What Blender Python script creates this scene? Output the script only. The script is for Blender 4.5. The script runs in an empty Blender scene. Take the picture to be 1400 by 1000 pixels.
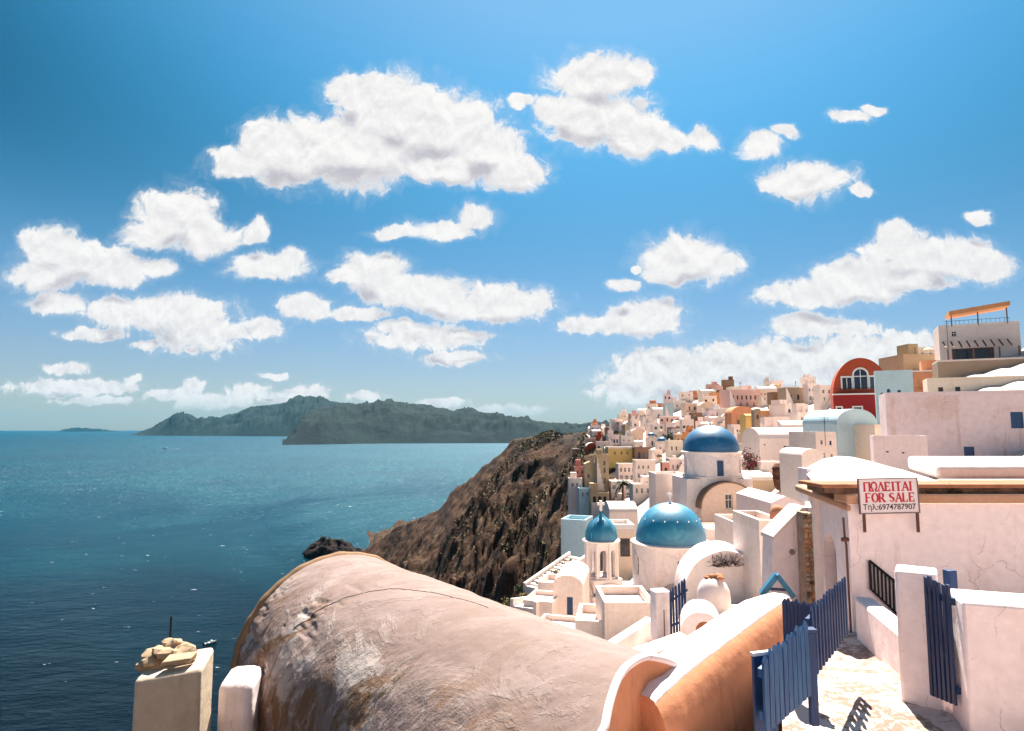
import bpy, math, random
import numpy as np
from mathutils import Vector, Matrix
from mathutils.geometry import tessellate_polygon

random.seed(7); rng = np.random.default_rng(7)
R = math.radians
sc = bpy.context.scene
COL = sc.collection

# ------------------------------------------------------------ camera, sky, sun, exposure
F, HV, H = 880.0, 586.0, 110.0            # focal length in photo pixels, eye level row, eye height above the sea
PITCH = math.atan((HV - 500) / F); CP, SP = math.cos(PITCH), math.sin(PITCH)
cam = bpy.data.cameras.new('camera'); camo = bpy.data.objects.new('camera', cam); COL.objects.link(camo)
cam.sensor_width = 36; cam.lens = 36 * F / 1400; cam.clip_start = 0.1; cam.clip_end = 80000
camo.location = (0, 0, H); camo.rotation_euler = (math.pi / 2 + PITCH, 0, 0)
sc.camera = camo

SUN_AZ, SUN_EL = R(12), R(58)             # azimuth measured from +Y towards +X
sun = bpy.data.lights.new('sun', 'SUN'); suno = bpy.data.objects.new('sun', sun); COL.objects.link(suno)
sun.energy = 3.2; sun.angle = R(0.5); sun.color = (1.0, 0.93, 0.82)
sd = Vector((math.sin(SUN_AZ) * math.cos(SUN_EL), math.cos(SUN_AZ) * math.cos(SUN_EL), math.sin(SUN_EL)))
suno.rotation_euler = sd.to_track_quat('Z', 'Y').to_euler()

sc.view_settings.view_transform = 'Standard'; sc.view_settings.look = 'None'
sc.view_settings.gamma = 1; sc.view_settings.use_curve_mapping = False
sc.view_settings.exposure = 2.26
sc.render.engine = 'CYCLES'
cy = sc.cycles
cy.use_denoising = True
cy.max_bounces = 6; cy.diffuse_bounces = 3; cy.glossy_bounces = 2; cy.transmission_bounces = 2; cy.volume_bounces = 0
cy.transparent_max_bounces = 6; cy.sample_clamp_indirect = 6; cy.caustics_reflective = False; cy.caustics_refractive = False

def pxdir(u, v):
    du, dz = (u - 700) / F, (500 - v) / F
    return Vector((du, CP - dz * SP, SP + dz * CP))
def at(u, v, Y):
    d = pxdir(u, v); return Vector((d.x, d.y, d.z)) * (Y / d.y) + Vector((0, 0, H))
def zrel(v, Y):
    dz = (500 - v) / F; return Y * (SP + dz * CP) / (CP - dz * SP)
def project(P):
    x, y, z = P[0], P[1], P[2] - H
    f = y * CP + z * SP
    return 700 + F * x / f, 500 - F * (-y * SP + z * CP) / f

class NT:
    def __init__(s, tree): s.t = tree; s.n = tree.nodes; s.l = tree.links
    def node(s, typ, **kw):
        n = s.n.new(typ)
        for k, v in kw.items():
            if k == 'inp':
                for kk, vv in v.items():
                    if hasattr(vv, 'links') or isinstance(vv, bpy.types.NodeSocket): s.l.new(vv, n.inputs[kk])
                    else: n.inputs[kk].default_value = vv
            else: setattr(n, k, v)
        return n
    def math(s, op, a, b=0.0, c=None, clamp=False):
        i = {0: a, 1: b}
        if c is not None: i[2] = c
        return s.node('ShaderNodeMath', operation=op, use_clamp=clamp, inp=i).outputs[0]
    def vmath(s, op, a, b=(0, 0, 0), c=None):
        i = {0: a, 1: b}
        if c is not None: i[2] = c
        n = s.node('ShaderNodeVectorMath', operation=op, inp=i)
        return n.outputs['Value'] if op in ('LENGTH', 'DOT_PRODUCT') else n.outputs[0]
    def smooth(s, x, a, b, lo=0.0, hi=1.0):
        n = s.node('ShaderNodeMapRange', interpolation_type='SMOOTHSTEP', inp={0: x, 1: a, 2: b, 3: lo, 4: hi}); return n.outputs[0]
    def lin(s, x, a, b, lo=0.0, hi=1.0):
        n = s.node('ShaderNodeMapRange', inp={0: x, 1: a, 2: b, 3: lo, 4: hi}); return n.outputs[0]
    def mix(s, f, a, b, blend='MIX'):
        n = s.node('ShaderNodeMix', data_type='RGBA', blend_type=blend)
        for k, v in ((0, f), (6, a), (7, b)):
            if isinstance(v, bpy.types.NodeSocket): s.l.new(v, n.inputs[k])
            else:
                n.inputs[k].default_value = v if k == 0 else (tuple(v) + (1,))[:4]
        return n.outputs[2]
    def noise(s, vec, scale, detail=4, rough=.55, dim='3D', dist=0.0):
        n = s.node('ShaderNodeTexNoise', noise_dimensions=dim, inp={'Vector': vec, 'Scale': scale, 'Detail': detail, 'Roughness': rough, 'Distortion': dist})
        return n.outputs[0]

# clouds of the sky: (x, y, half width, half height) of each puff in the photograph's directions
CLOUDS = [(540,158,80,50),(478,128,32,24),(525,120,34,20),(590,175,85,50),(480,205,110,46),(400,210,75,40),(335,226,46,20),(660,200,60,36),(705,236,46,24),(610,230,70,22),(655,166,26,15),(312,212,24,14),
 (815,108,62,30),(770,150,42,26),(716,137,20,10),(822,165,70,34),(870,188,60,22),(915,192,40,16),(962,190,27,16),(868,100,26,22),
 (1040,197,30,17),(1070,182,22,9),(1165,158,26,8),(1195,148,16,7),(1105,246,54,25),(1055,250,20,9),(1178,259,16,8),
 (940,355,58,32),(915,375,32,16),(980,362,30,17),(872,368,7,5),(855,391,22,9),(885,433,48,24),(850,445,35,14),(798,444,32,11),
 (1115,402,74,18),(1180,385,70,26),(1235,350,50,28),(1222,322,20,13),(1290,352,62,24),(1345,368,40,20),(1240,385,60,14),(1340,300,18,10),
 (1100,445,44,16),(1160,450,42,10),(1010,490,62,20),(905,500,58,22),(960,508,70,26),(1065,492,80,26),(1170,482,86,24),(1240,468,46,15),(880,532,60,24),(1000,532,90,22),(1255,492,44,20),(1100,520,70,20),
 (240,298,52,38),(215,318,46,20),(285,325,42,22),(350,318,18,16),(100,356,66,30),(165,374,42,20),(70,340,40,30),(80,414,40,15),(215,366,26,14),
 (225,428,92,24),(270,455,62,24),(152,424,40,16),(132,458,44,8),(362,448,27,13),(310,455,40,12),(198,470,20,7),(370,363,54,17),(400,352,24,12),
 (610,310,54,15),(648,296,32,17),(540,318,34,9),(512,368,46,20),(540,398,54,20),(595,402,52,22),(685,414,66,24),(640,422,60,16),(478,378,30,10),
 (418,420,34,17),(490,430,44,9),(580,462,78,16),(545,448,34,10),(630,458,46,7),(622,490,44,9),(60,378,50,20),
 (90,505,28,7),(90,530,70,11),(150,530,40,9),(183,518,10,5),(232,540,36,8),(265,528,16,10),(292,549,50,10),(337,537,30,12),(410,540,22,11),(433,537,14,10),(392,546,34,8),(372,514,18,4),(500,543,24,7),(600,551,32,6),(690,562,46,7),(130,548,60,5)]

def make_world():
    w = bpy.data.worlds.new('World'); sc.world = w; w.use_nodes = True
    w.cycles.sampling_method = 'MANUAL'; w.cycles.sample_map_resolution = 512
    t = NT(w.node_tree); t.n.clear()
    # group: cloud density at a point of the sky plane
    def group(name, outs):
        g = bpy.data.node_groups.new(name, 'ShaderNodeTree'); g.interface.new_socket('P', in_out='INPUT', socket_type='NodeSocketVector')
        for o_, ty in outs: g.interface.new_socket(o_, in_out='OUTPUT', socket_type=ty)
        G = NT(g); return g, G, G.node('NodeGroupInput').outputs[0], G.node('NodeGroupOutput')
    # outline of the puffs
    gE, G, P, go = group('cloud_outline', [('E', 'NodeSocketFloat')]); acc = None
    for (u, v, a, b) in CLOUDS:
        d = pxdir(u, v); c = (d.x / d.y, d.z / d.y); d1 = pxdir(u + a, v); d2 = pxdir(u, v - b)
        ra, rb = abs(d1.x / d1.y - c[0]) * 1.12, abs(d2.z / d2.y - c[1]) * 1.18
        L = G.vmath('LENGTH', G.vmath('MULTIPLY_ADD', P, (1 / ra, 1 / rb, 0), (-c[0] / ra, -c[1] / rb, 0)))
        acc = L if acc is None else G.math('SMOOTH_MIN', acc, L, 0.12)
    G.l.new(G.math('MAXIMUM', G.math('SUBTRACT', 1.0, acc), -1.2), go.inputs[0])
    # billows: finer towards the horizon, where the clouds are farther off
    gN, G, P, go = group('cloud_billows', [('N', 'NodeSocketFloat'), ('W', 'NodeSocketVector')])
    pz = G.node('ShaderNodeSeparateXYZ', inp={0: P}).outputs[1]; hi = G.smooth(pz, .10, .34)
    def layer(k):
        wn = G.node('ShaderNodeTexNoise', noise_dimensions='2D', inp={'Vector': P, 'Scale': 13.0 * k, 'Detail': 4.0, 'Roughness': .55})
        wv = G.vmath('MULTIPLY', G.vmath('SUBTRACT', wn.outputs['Color'], (.5, .5, .5)), (.075 / k, .075 / k, 0)); qw = G.vmath('ADD', P, wv)
        vo = G.node('ShaderNodeTexVoronoi', voronoi_dimensions='2D', feature='F1', normalize=True, inp={'Vector': qw, 'Scale': 12.5 * k, 'Detail': 3.0, 'Roughness': .6, 'Lacunarity': 2.4})
        nf = G.noise(qw, 24.0 * k, 6, .60, '2D')
        return G.math('ADD', G.math('MULTIPLY_ADD', vo.outputs['Distance'], -1.15, .46), G.math('MULTIPLY_ADD', nf, .85, -.425)), wv
    (na, wa), (nb, wb) = layer(1.0), layer(2.3)
    mx = G.node('ShaderNodeMix', data_type='FLOAT'); G.l.new(hi, mx.inputs[0]); G.l.new(nb, mx.inputs[2]); G.l.new(na, mx.inputs[3])
    mv = G.node('ShaderNodeMix', data_type='VECTOR'); G.l.new(hi, mv.inputs[0]); G.l.new(wb, mv.inputs[4]); G.l.new(wa, mv.inputs[5])
    G.l.new(mx.outputs[0], go.inputs[0]); G.l.new(mv.outputs[1], go.inputs[1])

    tc = t.node('ShaderNodeTexCoord')
    s = t.node('ShaderNodeSeparateXYZ', inp={0: tc.outputs['Generated']})
    X, Y, Z = s.outputs
    Yc = t.math('MAXIMUM', t.math('ABSOLUTE', Y), 0.12)
    P0 = t.node('ShaderNodeCombineXYZ', inp={0: t.math('DIVIDE', X, Yc), 1: t.math('DIVIDE', Z, Yc)}).outputs[0]
    def use(g, vec):
        n = t.node('ShaderNodeGroup'); n.node_tree = g; t.l.new(vec, n.inputs[0]); return n.outputs
    N0 = use(gN, P0); N1 = use(gN, t.vmath('ADD', P0, (.003, .014, 0)))
    Pw = t.vmath('ADD', P0, t.vmath('MULTIPLY', N0[1], (.5, .5, 0)))
    E0 = use(gE, Pw)[0]; E1 = use(gE, t.vmath('ADD', Pw, (.004, .040, 0)))[0]
    D0 = t.math('ADD', E0, N0[0])
    under = t.math('SUBTRACT', E1, E0)                       # more cloud above than here: the shaded underside
    relief = t.math('SUBTRACT', N0[0], N1[0])
    alpha = t.math('MAXIMUM', t.smooth(D0, -.02, .36), t.smooth(D0, -.30, .35, 0, .22))
    alpha = t.math('MULTIPLY', alpha, t.smooth(Z, 0.0, .05, .0, 1.0))
    base = t.math('MULTIPLY', t.smooth(under, -.05, .65), t.smooth(D0, .12, .5))
    lit = t.math('SUBTRACT', t.math('MULTIPLY_ADD', relief, .85, .84), t.math('MULTIPLY', base, .95), clamp=True)
    ccol = t.mix(lit, (.57, .555, .61), (1.0, .985, .965))
    sky = t.node('ShaderNodeTexSky', sky_type='NISHITA', sun_disc=False, sun_elevation=SUN_EL, sun_rotation=SUN_AZ, air_density=1.1, dust_density=.35, ozone_density=4.0, altitude=100)
    nrm = t.vmath('NORMALIZE', tc.outputs['Generated'])
    el = t.node('ShaderNodeSeparateXYZ', inp={0: nrm}).outputs[2]
    dot = t.vmath('DOT_PRODUCT', nrm, tuple(sd))
    hi = t.smooth(el, .05, .50)
    tint = t.mix(hi, (.305, .31, .345), (.018, .445, .505))                 # deep clear air overhead, milky towards the horizon
    skyc = t.mix(1.0, sky.outputs[0], tint, 'MULTIPLY')
    away = t.math('MULTIPLY', t.smooth(el, .12, .5), t.math('MULTIPLY', t.smooth(dot, .88, .55, 0, .78), t.smooth(dot, .0, .45)))
    skyc = t.mix(away, skyc, (0, .02, .06))
    glow = t.math('MULTIPLY', t.math('POWER', t.math('MAXIMUM', dot, 0.0), 8.0), 2.2)
    skyc = t.mix(1.0, skyc, t.mix(glow, (0, 0, 0), (.80, .46, .36)), 'ADD')
    b1 = t.node('ShaderNodeBackground', inp={0: skyc, 1: .055})
    b2 = t.node('ShaderNodeBackground', inp={0: ccol, 1: .206})
    m = t.node('ShaderNodeMixShader', inp={0: alpha, 1: b1.outputs[0], 2: b2.outputs[0]})
    o = t.node('ShaderNodeOutputWorld'); t.l.new(m.outputs[0], o.inputs[0])
make_world()

# ------------------------------------------------------------ helpers
class MB:
    def __init__(s): s.v = []; s.f = []; s.mi = []; s.cur = 0
    def add(s, vs, fs):
        b = len(s.v); s.v += [tuple(x) for x in vs]; s.f += [tuple(b + i for i in f) for f in fs]; s.mi += [s.cur] * len(fs); return s
    def quad(s, a, b, c, d): return s.add([a, b, c, d], [(0, 1, 2, 3)])
    def box(s, x0, x1, y0, y1, z0, z1, M=None):
        v = [Vector(p) for p in ((x0,y0,z0),(x1,y0,z0),(x1,y1,z0),(x0,y1,z0),(x0,y0,z1),(x1,y0,z1),(x1,y1,z1),(x0,y1,z1))]
        if M is not None: v = [M @ p for p in v]
        return s.add(v, [(3,2,1,0),(4,5,6,7),(0,1,5,4),(1,2,6,5),(2,3,7,6),(3,0,4,7)])
    def hexa(s, v): return s.add(v, [(3,2,1,0),(4,5,6,7),(0,1,5,4),(1,2,6,5),(2,3,7,6),(3,0,4,7)])
    def prism(s, poly, fn, d0, d1, caps=True):
        n = len(poly); v = [fn(x, z, d0) for x, z in poly] + [fn(x, z, d1) for x, z in poly]
        f = [(i, (i + 1) % n, n + (i + 1) % n, n + i) for i in range(n)]
        s.add(v, f)
        if caps:
            b = len(s.v) - 2 * n
            for off in (0, n):
                s.f.append(tuple(b + off + i for i in range(n))); s.mi.append(s.cur)
        return s
    def lathe(s, prof, n=32, c=(0, 0, 0), a0=0.0, a1=2 * math.pi, sx=1.0, sy=1.0):
        full = abs(a1 - a0 - 2 * math.pi) < 1e-6; m = n if full else n + 1
        vs = [(c[0] + sx * r * math.cos(a0 + (a1 - a0) * j / n), c[1] + sy * r * math.sin(a0 + (a1 - a0) * j / n), c[2] + z) for r, z in prof for j in range(m)]
        fs = []
        for i in range(len(prof) - 1):
            for j in range(n):
                k = (j + 1) % m if full else j + 1
                fs.append((i * m + j, i * m + k, (i + 1) * m + k, (i + 1) * m + j))
        return s.add(vs, fs)
    def tube(s, pts, r, n=6, r1=None):
        pts = [Vector(p) for p in pts]; r1 = r if r1 is None else r1; vs = []; N = len(pts)
        for i, p in enumerate(pts):
            t = (pts[min(i + 1, N - 1)] - pts[max(i - 1, 0)]).normalized()
            a = t.cross(Vector((0, 0, 1)) if abs(t.z) < .9 else Vector((1, 0, 0))).normalized(); b = t.cross(a)
            rr = r + (r1 - r) * i / max(1, N - 1)
            vs += [p + a * rr * math.cos(2 * math.pi * k / n) + b * rr * math.sin(2 * math.pi * k / n) for k in range(n)]
        fs = [(i * n + k, i * n + (k + 1) % n, (i + 1) * n + (k + 1) % n, (i + 1) * n + k) for i in range(N - 1) for k in range(n)]
        s.add(vs, fs); b = len(s.v) - N * n
        s.f += [tuple(b + k for k in range(n)), tuple(b + (N - 1) * n + k for k in range(n))]; s.mi += [s.cur] * 2
        return s
    def grid(s, P):
        P = np.asarray(P); a, b = P.shape[:2]; base = len(s.v)
        s.v += [tuple(x) for x in P.reshape(-1, 3)]
        for i in range(a - 1):
            for j in range(b - 1):
                k = base + i * b + j; s.f.append((k, k + 1, k + b + 1, k + b)); s.mi.append(s.cur)
        return s
    def holed(s, outline, holes, fn, depth):
        """a flat face with holes; fn(x, z, d) places a point, d = depth behind the face; the holes get reveals"""
        loops = [[Vector((x, z, 0)) for x, z in L] for L in [outline] + holes]
        tri = tessellate_polygon(loops); flat = [p for L in loops for p in L]
        s.add([fn(p.x, p.y, 0) for p in flat], [tuple(t) for t in tri])
        for L in holes:
            n = len(L); s.add([fn(x, z, 0) for x, z in L] + [fn(x, z, depth) for x, z in L], [(i, (i + 1) % n, n + (i + 1) % n, n + i) for i in range(n)])
        return s
    def mesh(s, name, mats, origin=(0, 0, 0), smooth=None):
        me = bpy.data.meshes.new(name); o = Vector(origin)
        me.from_pydata([(x - o.x, y - o.y, z - o.z) for x, y, z in s.v], [], s.f)
        for m in (mats if isinstance(mats, (list, tuple)) else [mats]): me.materials.append(m)
        if any(s.mi): me.polygons.foreach_set('material_index', s.mi)
        me.update()
        if smooth is not None:
            me.polygons.foreach_set('use_smooth', [True] * len(me.polygons))
            if smooth < 179: me.set_sharp_from_angle(angle=R(smooth))
        return me
    def build(s, name, mats, parent=None, smooth=None, bevel=0.0, **kw):
        org = kw.pop('origin', None)
        if org is None: org = WORG.get(parent.name, (0, 0, 0)) if parent else (0, 0, 0)
        me = s.mesh(name, mats, org, smooth)
        return link(me, name, parent, bevel, org if parent is None else None, **kw)
WORG = {}                                    # world origin of a thing whose parts are given in world coordinates
def link(me, name, parent=None, bevel=0.0, loc=None, **kw):
    o = bpy.data.objects.new(name, me); COL.objects.link(o)
    if parent: o.parent = parent
    if loc is not None: o.location = loc
    if bevel:
        b = o.modifiers.new('bevel', 'BEVEL'); b.width = bevel; b.segments = 2; b.limit_method = 'ANGLE'; b.angle_limit = R(40)
        b.harden_normals = False
        me.polygons.foreach_set('use_smooth', [True] * len(me.polygons)); me.set_sharp_from_angle(angle=R(35))
    tag(o, **kw); return o
def tag(o, label=None, cat=None, group=None, kind=None):
    if label: o['label'] = label
    if cat: o['category'] = cat
    if group: o['group'] = group
    if kind: o['kind'] = kind
    return o
def thing(name, label, cat, loc, rz=0.0, group=None, world=False):
    o = bpy.data.objects.new(name, None); COL.objects.link(o); o.location = loc; o.rotation_euler = (0, 0, rz); o.empty_display_size = .2
    if world: WORG[o.name] = Vector(loc)
    return tag(o, label, cat, group)
def arc(w, h, x=0.0, z=0.0, n=10):
    """an arched opening: width w, full height h, base centre x, z"""
    r = w / 2; zs = z + h - r
    return [(x - r, z), (x + r, z)] + [(x + r * math.cos(a), zs + r * math.sin(a)) for a in np.linspace(0, math.pi, n)]
def rect(x0, x1, z0, z1): return [(x0, z0), (x1, z0), (x1, z1), (x0, z1)]

# value noise for shapes
def _hash(i, j, s):
    n = (i.astype(np.int64) * 374761393 + j.astype(np.int64) * 668265263 + s * 982451653) & 0x7fffffff
    n = ((n ^ (n >> 13)) * 1274126177) & 0x7fffffff
    return ((n ^ (n >> 16)) & 0xffff) / 65535.0
def vnoise(x, y, s=0):
    i, j = np.floor(x), np.floor(y); fx, fy = x - i, y - j
    fx = fx * fx * (3 - 2 * fx); fy = fy * fy * (3 - 2 * fy)
    a, b, c, d = _hash(i, j, s), _hash(i + 1, j, s), _hash(i, j + 1, s), _hash(i + 1, j + 1, s)
    return a + (b - a) * fx + (c - a) * fy + (a - b - c + d) * fx * fy
def fbm(x, y, o=5, s=0, g=.5, ridged=False):
    t = 0; amp = 1; n = 0
    for k in range(o):
        v = vnoise(x, y, s + k * 17)
        if ridged: v = 1 - np.abs(2 * v - 1)
        t = t + amp * v; n += amp; amp *= g; x, y = x * 2.03 + 11.3, y * 2.03 + 5.7
    return t / n - .5

# ------------------------------------------------------------ materials
def newmat(name):
    m = bpy.data.materials.new(name); m.use_nodes = True; t = NT(m.node_tree)
    b = next(n for n in t.n if n.type == 'BSDF_PRINCIPLED'); return m, t, b
def coords(t, kind='Object'):
    return t.node('ShaderNodeTexCoord').outputs[kind]
MATS = {}
def plaster(name, c, stain=None, amt=.3, scale=1.0, bump=.25, rough=.85, var=.10, streak=.0, crack=0.0):
    if name in MATS: return MATS[name]
    m, t, b = newmat(name); v = coords(t)
    stain = stain or tuple(x * y for x, y in zip(c, (.72, .62, .52)))
    n1 = t.noise(v, .55 * scale, 6, .65, dist=.6); n2 = t.noise(v, 5 * scale, 5, .6); n3 = t.noise(v, 34 * scale, 3, .6)
    rnd = t.node('ShaderNodeObjectInfo').outputs['Random']
    base = t.mix(t.smooth(n1, .48, .74, 0, amt), c, stain)
    if streak:
        sv = t.vmath('MULTIPLY', v, (3.2 * scale, 3.2 * scale, .35 * scale))
        base = t.mix(t.smooth(t.noise(sv, 1.0, 4, .6), .56, .74, 0, streak), base, stain)
    if crack:
        wv = t.vmath('ADD', v, t.vmath('MULTIPLY', t.node('ShaderNodeTexNoise', inp={'Vector': v, 'Scale': 2.0, 'Detail': 5.0}).outputs['Color'], (.5, .5, .5)))
        vd = t.node('ShaderNodeTexVoronoi', feature='DISTANCE_TO_EDGE', inp={'Vector': wv, 'Scale': .7}).outputs['Distance']
        base = t.mix(t.math('MULTIPLY', t.smooth(vd, .006, .002), t.smooth(n1, .46, .56, 0, crack)), base, tuple(x * .35 for x in stain))
        base = t.mix(t.smooth(t.noise(v, 2.6, 7, .72), .63, .67, 0, .45), base, stain)
    k = t.math('ADD', t.lin(n2, .3, .7, 1 - var, 1 + var * .5), t.math('MULTIPLY_ADD', rnd, .10, -.06))
    base = t.mix(1.0, base, t.node('ShaderNodeCombineColor', inp={0: k, 1: k, 2: k}).outputs[0], 'MULTIPLY')
    t.l.new(base, b.inputs['Base Color']); b.inputs['Roughness'].default_value = rough
    b.inputs['Specular IOR Level'].default_value = .3
    bn = t.node('ShaderNodeBump', inp={'Strength': bump, 'Distance': .03 / scale, 'Height': t.math('ADD', t.math('ADD', n2, t.math('MULTIPLY', n3, .4)), t.math('MULTIPLY', t.noise(v, 1.5 * scale, 3, .5), 3.0))})
    t.l.new(bn.outputs[0], b.inputs['Normal']); MATS[name] = m; return m
def plain(name, c, rough=.6, metal=0.0, var=.15, scale=6.0, bump=0.0, spec=.5):
    if name in MATS: return MATS[name]
    m, t, b = newmat(name); v = coords(t); n = t.noise(v, scale, 5, .6)
    k = t.lin(n, .3, .7, 1 - var, 1 + var)
    t.l.new(t.mix(1.0, c, t.node('ShaderNodeCombineColor', inp={0: k, 1: k, 2: k}).outputs[0], 'MULTIPLY'), b.inputs['Base Color'])
    b.inputs['Roughness'].default_value = rough; b.inputs['Metallic'].default_value = metal; b.inputs['Specular IOR Level'].default_value = spec
    if bump:
        bn = t.node('ShaderNodeBump', inp={'Strength': bump, 'Distance': .02, 'Height': n}); t.l.new(bn.outputs[0], b.inputs['Normal'])
    MATS[name] = m; return m
def wood(name, c, c2, wear=(.5, .6, .68), amt=.25):
    if name in MATS: return MATS[name]
    m, t, b = newmat(name); v = coords(t)
    sv = t.vmath('MULTIPLY', v, (14, 14, 1.3)); n = t.noise(sv, 2.0, 5, .65); n2 = t.noise(v, 4, 5, .7)
    base = t.mix(t.smooth(n, .35, .65), c, c2); base = t.mix(t.smooth(n2, .58, .7, 0, amt), base, wear)
    t.l.new(base, b.inputs['Base Color']); b.inputs['Roughness'].default_value = .55
    bn = t.node('ShaderNodeBump', inp={'Strength': .3, 'Distance': .01, 'Height': n}); t.l.new(bn.outputs[0], b.inputs['Normal'])
    MATS[name] = m; return m
def rockmat(name, c1, c2, c3, sc_=1.0, bump=.8):
    if name in MATS: return MATS[name]
    m, t, b = newmat(name); v = coords(t)
    n1 = t.noise(v, .02 * sc_, 6, .65, dist=.4); n2 = t.noise(v, .11 * sc_, 8, .7); n3 = t.noise(v, .6 * sc_, 6, .7)
    base = t.mix(t.smooth(n1, .35, .65), c1, c2); base = t.mix(t.smooth(n2, .45, .68), base, c3)
    k = t.lin(n3, .3, .7, .65, 1.3)
    base = t.mix(1.0, base, t.node('ShaderNodeCombineColor', inp={0: k, 1: k, 2: k}).outputs[0], 'MULTIPLY')
    t.l.new(base, b.inputs['Base Color']); b.inputs['Roughness'].default_value = .95; b.inputs['Specular IOR Level'].default_value = .15
    bn = t.node('ShaderNodeBump', inp={'Strength': bump, 'Distance': 1.2 / sc_, 'Height': t.math('ADD', n2, t.math('MULTIPLY', n3, .5))})
    t.l.new(bn.outputs[0], b.inputs['Normal']); MATS[name] = m; return m
def leafmat(name, c1, c2, sc_=2.0):
    if name in MATS: return MATS[name]
    m, t, b = newmat(name); v = coords(t); n = t.noise(v, sc_, 4, .6)
    t.l.new(t.mix(t.smooth(n, .35, .65), c1, c2), b.inputs['Base Color']); b.inputs['Roughness'].default_value = .7
    MATS[name] = m; return m

PAL = {
 'white': ((.84,.69,.62), None), 'pale grey': ((.68,.59,.55), None), 'cream': ((.80,.67,.54), None), 'peach': ((.80,.58,.45), None), 'ochre': ((.60,.36,.13), None),
 'yellow': ((.72,.48,.17), None), 'tan': ((.48,.36,.23), None), 'pink': ((.74,.46,.40), None), 'rose': ((.62,.27,.22), None), 'pale blue': ((.46,.62,.68), None),
 'brick red': ((.42,.055,.03), None), 'orange': ((.62,.28,.12), None), 'brown': ((.24,.14,.09), None), 'stone': ((.34,.25,.18), None), 'lilac': ((.72,.58,.58), None)}
def pm(c): return plaster(c.replace(' ', '_') + '_plaster', PAL[c][0], amt=.35, scale=.8, streak=.25)
WHITE = lambda: pm('white')
nearwhite = plaster('near_white_plaster', (.92,.79,.785), (.62,.42,.34), .32, 1.3, .45, streak=.34, crack=.4)
churchwhite = plaster('church_plaster', (.84,.72,.69), (.64,.46,.38), .45, .6, .3, streak=.4, crack=.6)
limewash = plaster('limewash', (.84,.73,.67), (.62,.46,.38), .25, 1.0, .25)
ochrepl = plaster('ochre_plaster', (.64,.275,.145), (.36,.15,.08), .85, 1.6, .35, streak=.4)
dome_teal = plaster('dome_teal_paint', (.001,.17,.31), (.06,.34,.44), .7, 1.6, .2, rough=.42, var=.12, streak=.25)
dome_blue = plaster('dome_blue_paint', (.001,.105,.25), (.05,.26,.38), .7, 1.6, .2, rough=.42, var=.12, streak=.25)
for m in (dome_teal, dome_blue):
    b = next(n for n in m.node_tree.nodes if n.type == 'BSDF_PRINCIPLED'); b.inputs['Specular IOR Level'].default_value = .8; b.inputs['Coat Weight'].default_value = .35; b.inputs['Coat Roughness'].default_value = .5; b.inputs['Roughness'].default_value = .5
bluewood = wood('blue_painted_wood', (.0008,.021,.088), (.0012,.038,.140), (.03,.12,.26), .3)
brownwood = wood('brown_wood', (.13,.05,.025), (.20,.08,.04), (.3,.18,.12))
glass = plain('dark_glass', (.02,.025,.035), .12, var=.3)
blueshut = plain('blue_shutter_paint', (.01,.06,.17), .5)
brownshut = plain('brown_shutter_paint', (.10,.045,.03), .6)
greenshut = plain('green_shutter_paint', (.02,.10,.08), .6)
trimwhite = plain('white_trim_paint', (.80,.74,.70), .6, var=.05)
blackiron = plain('black_iron', (.012,.013,.018), .5, metal=.6)
rust = plain('rusty_iron', (.12,.05,.03), .8)
terracotta = plaster('terracotta', (.40,.17,.09), (.16,.08,.05), .7, 2.5, .6)

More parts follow.
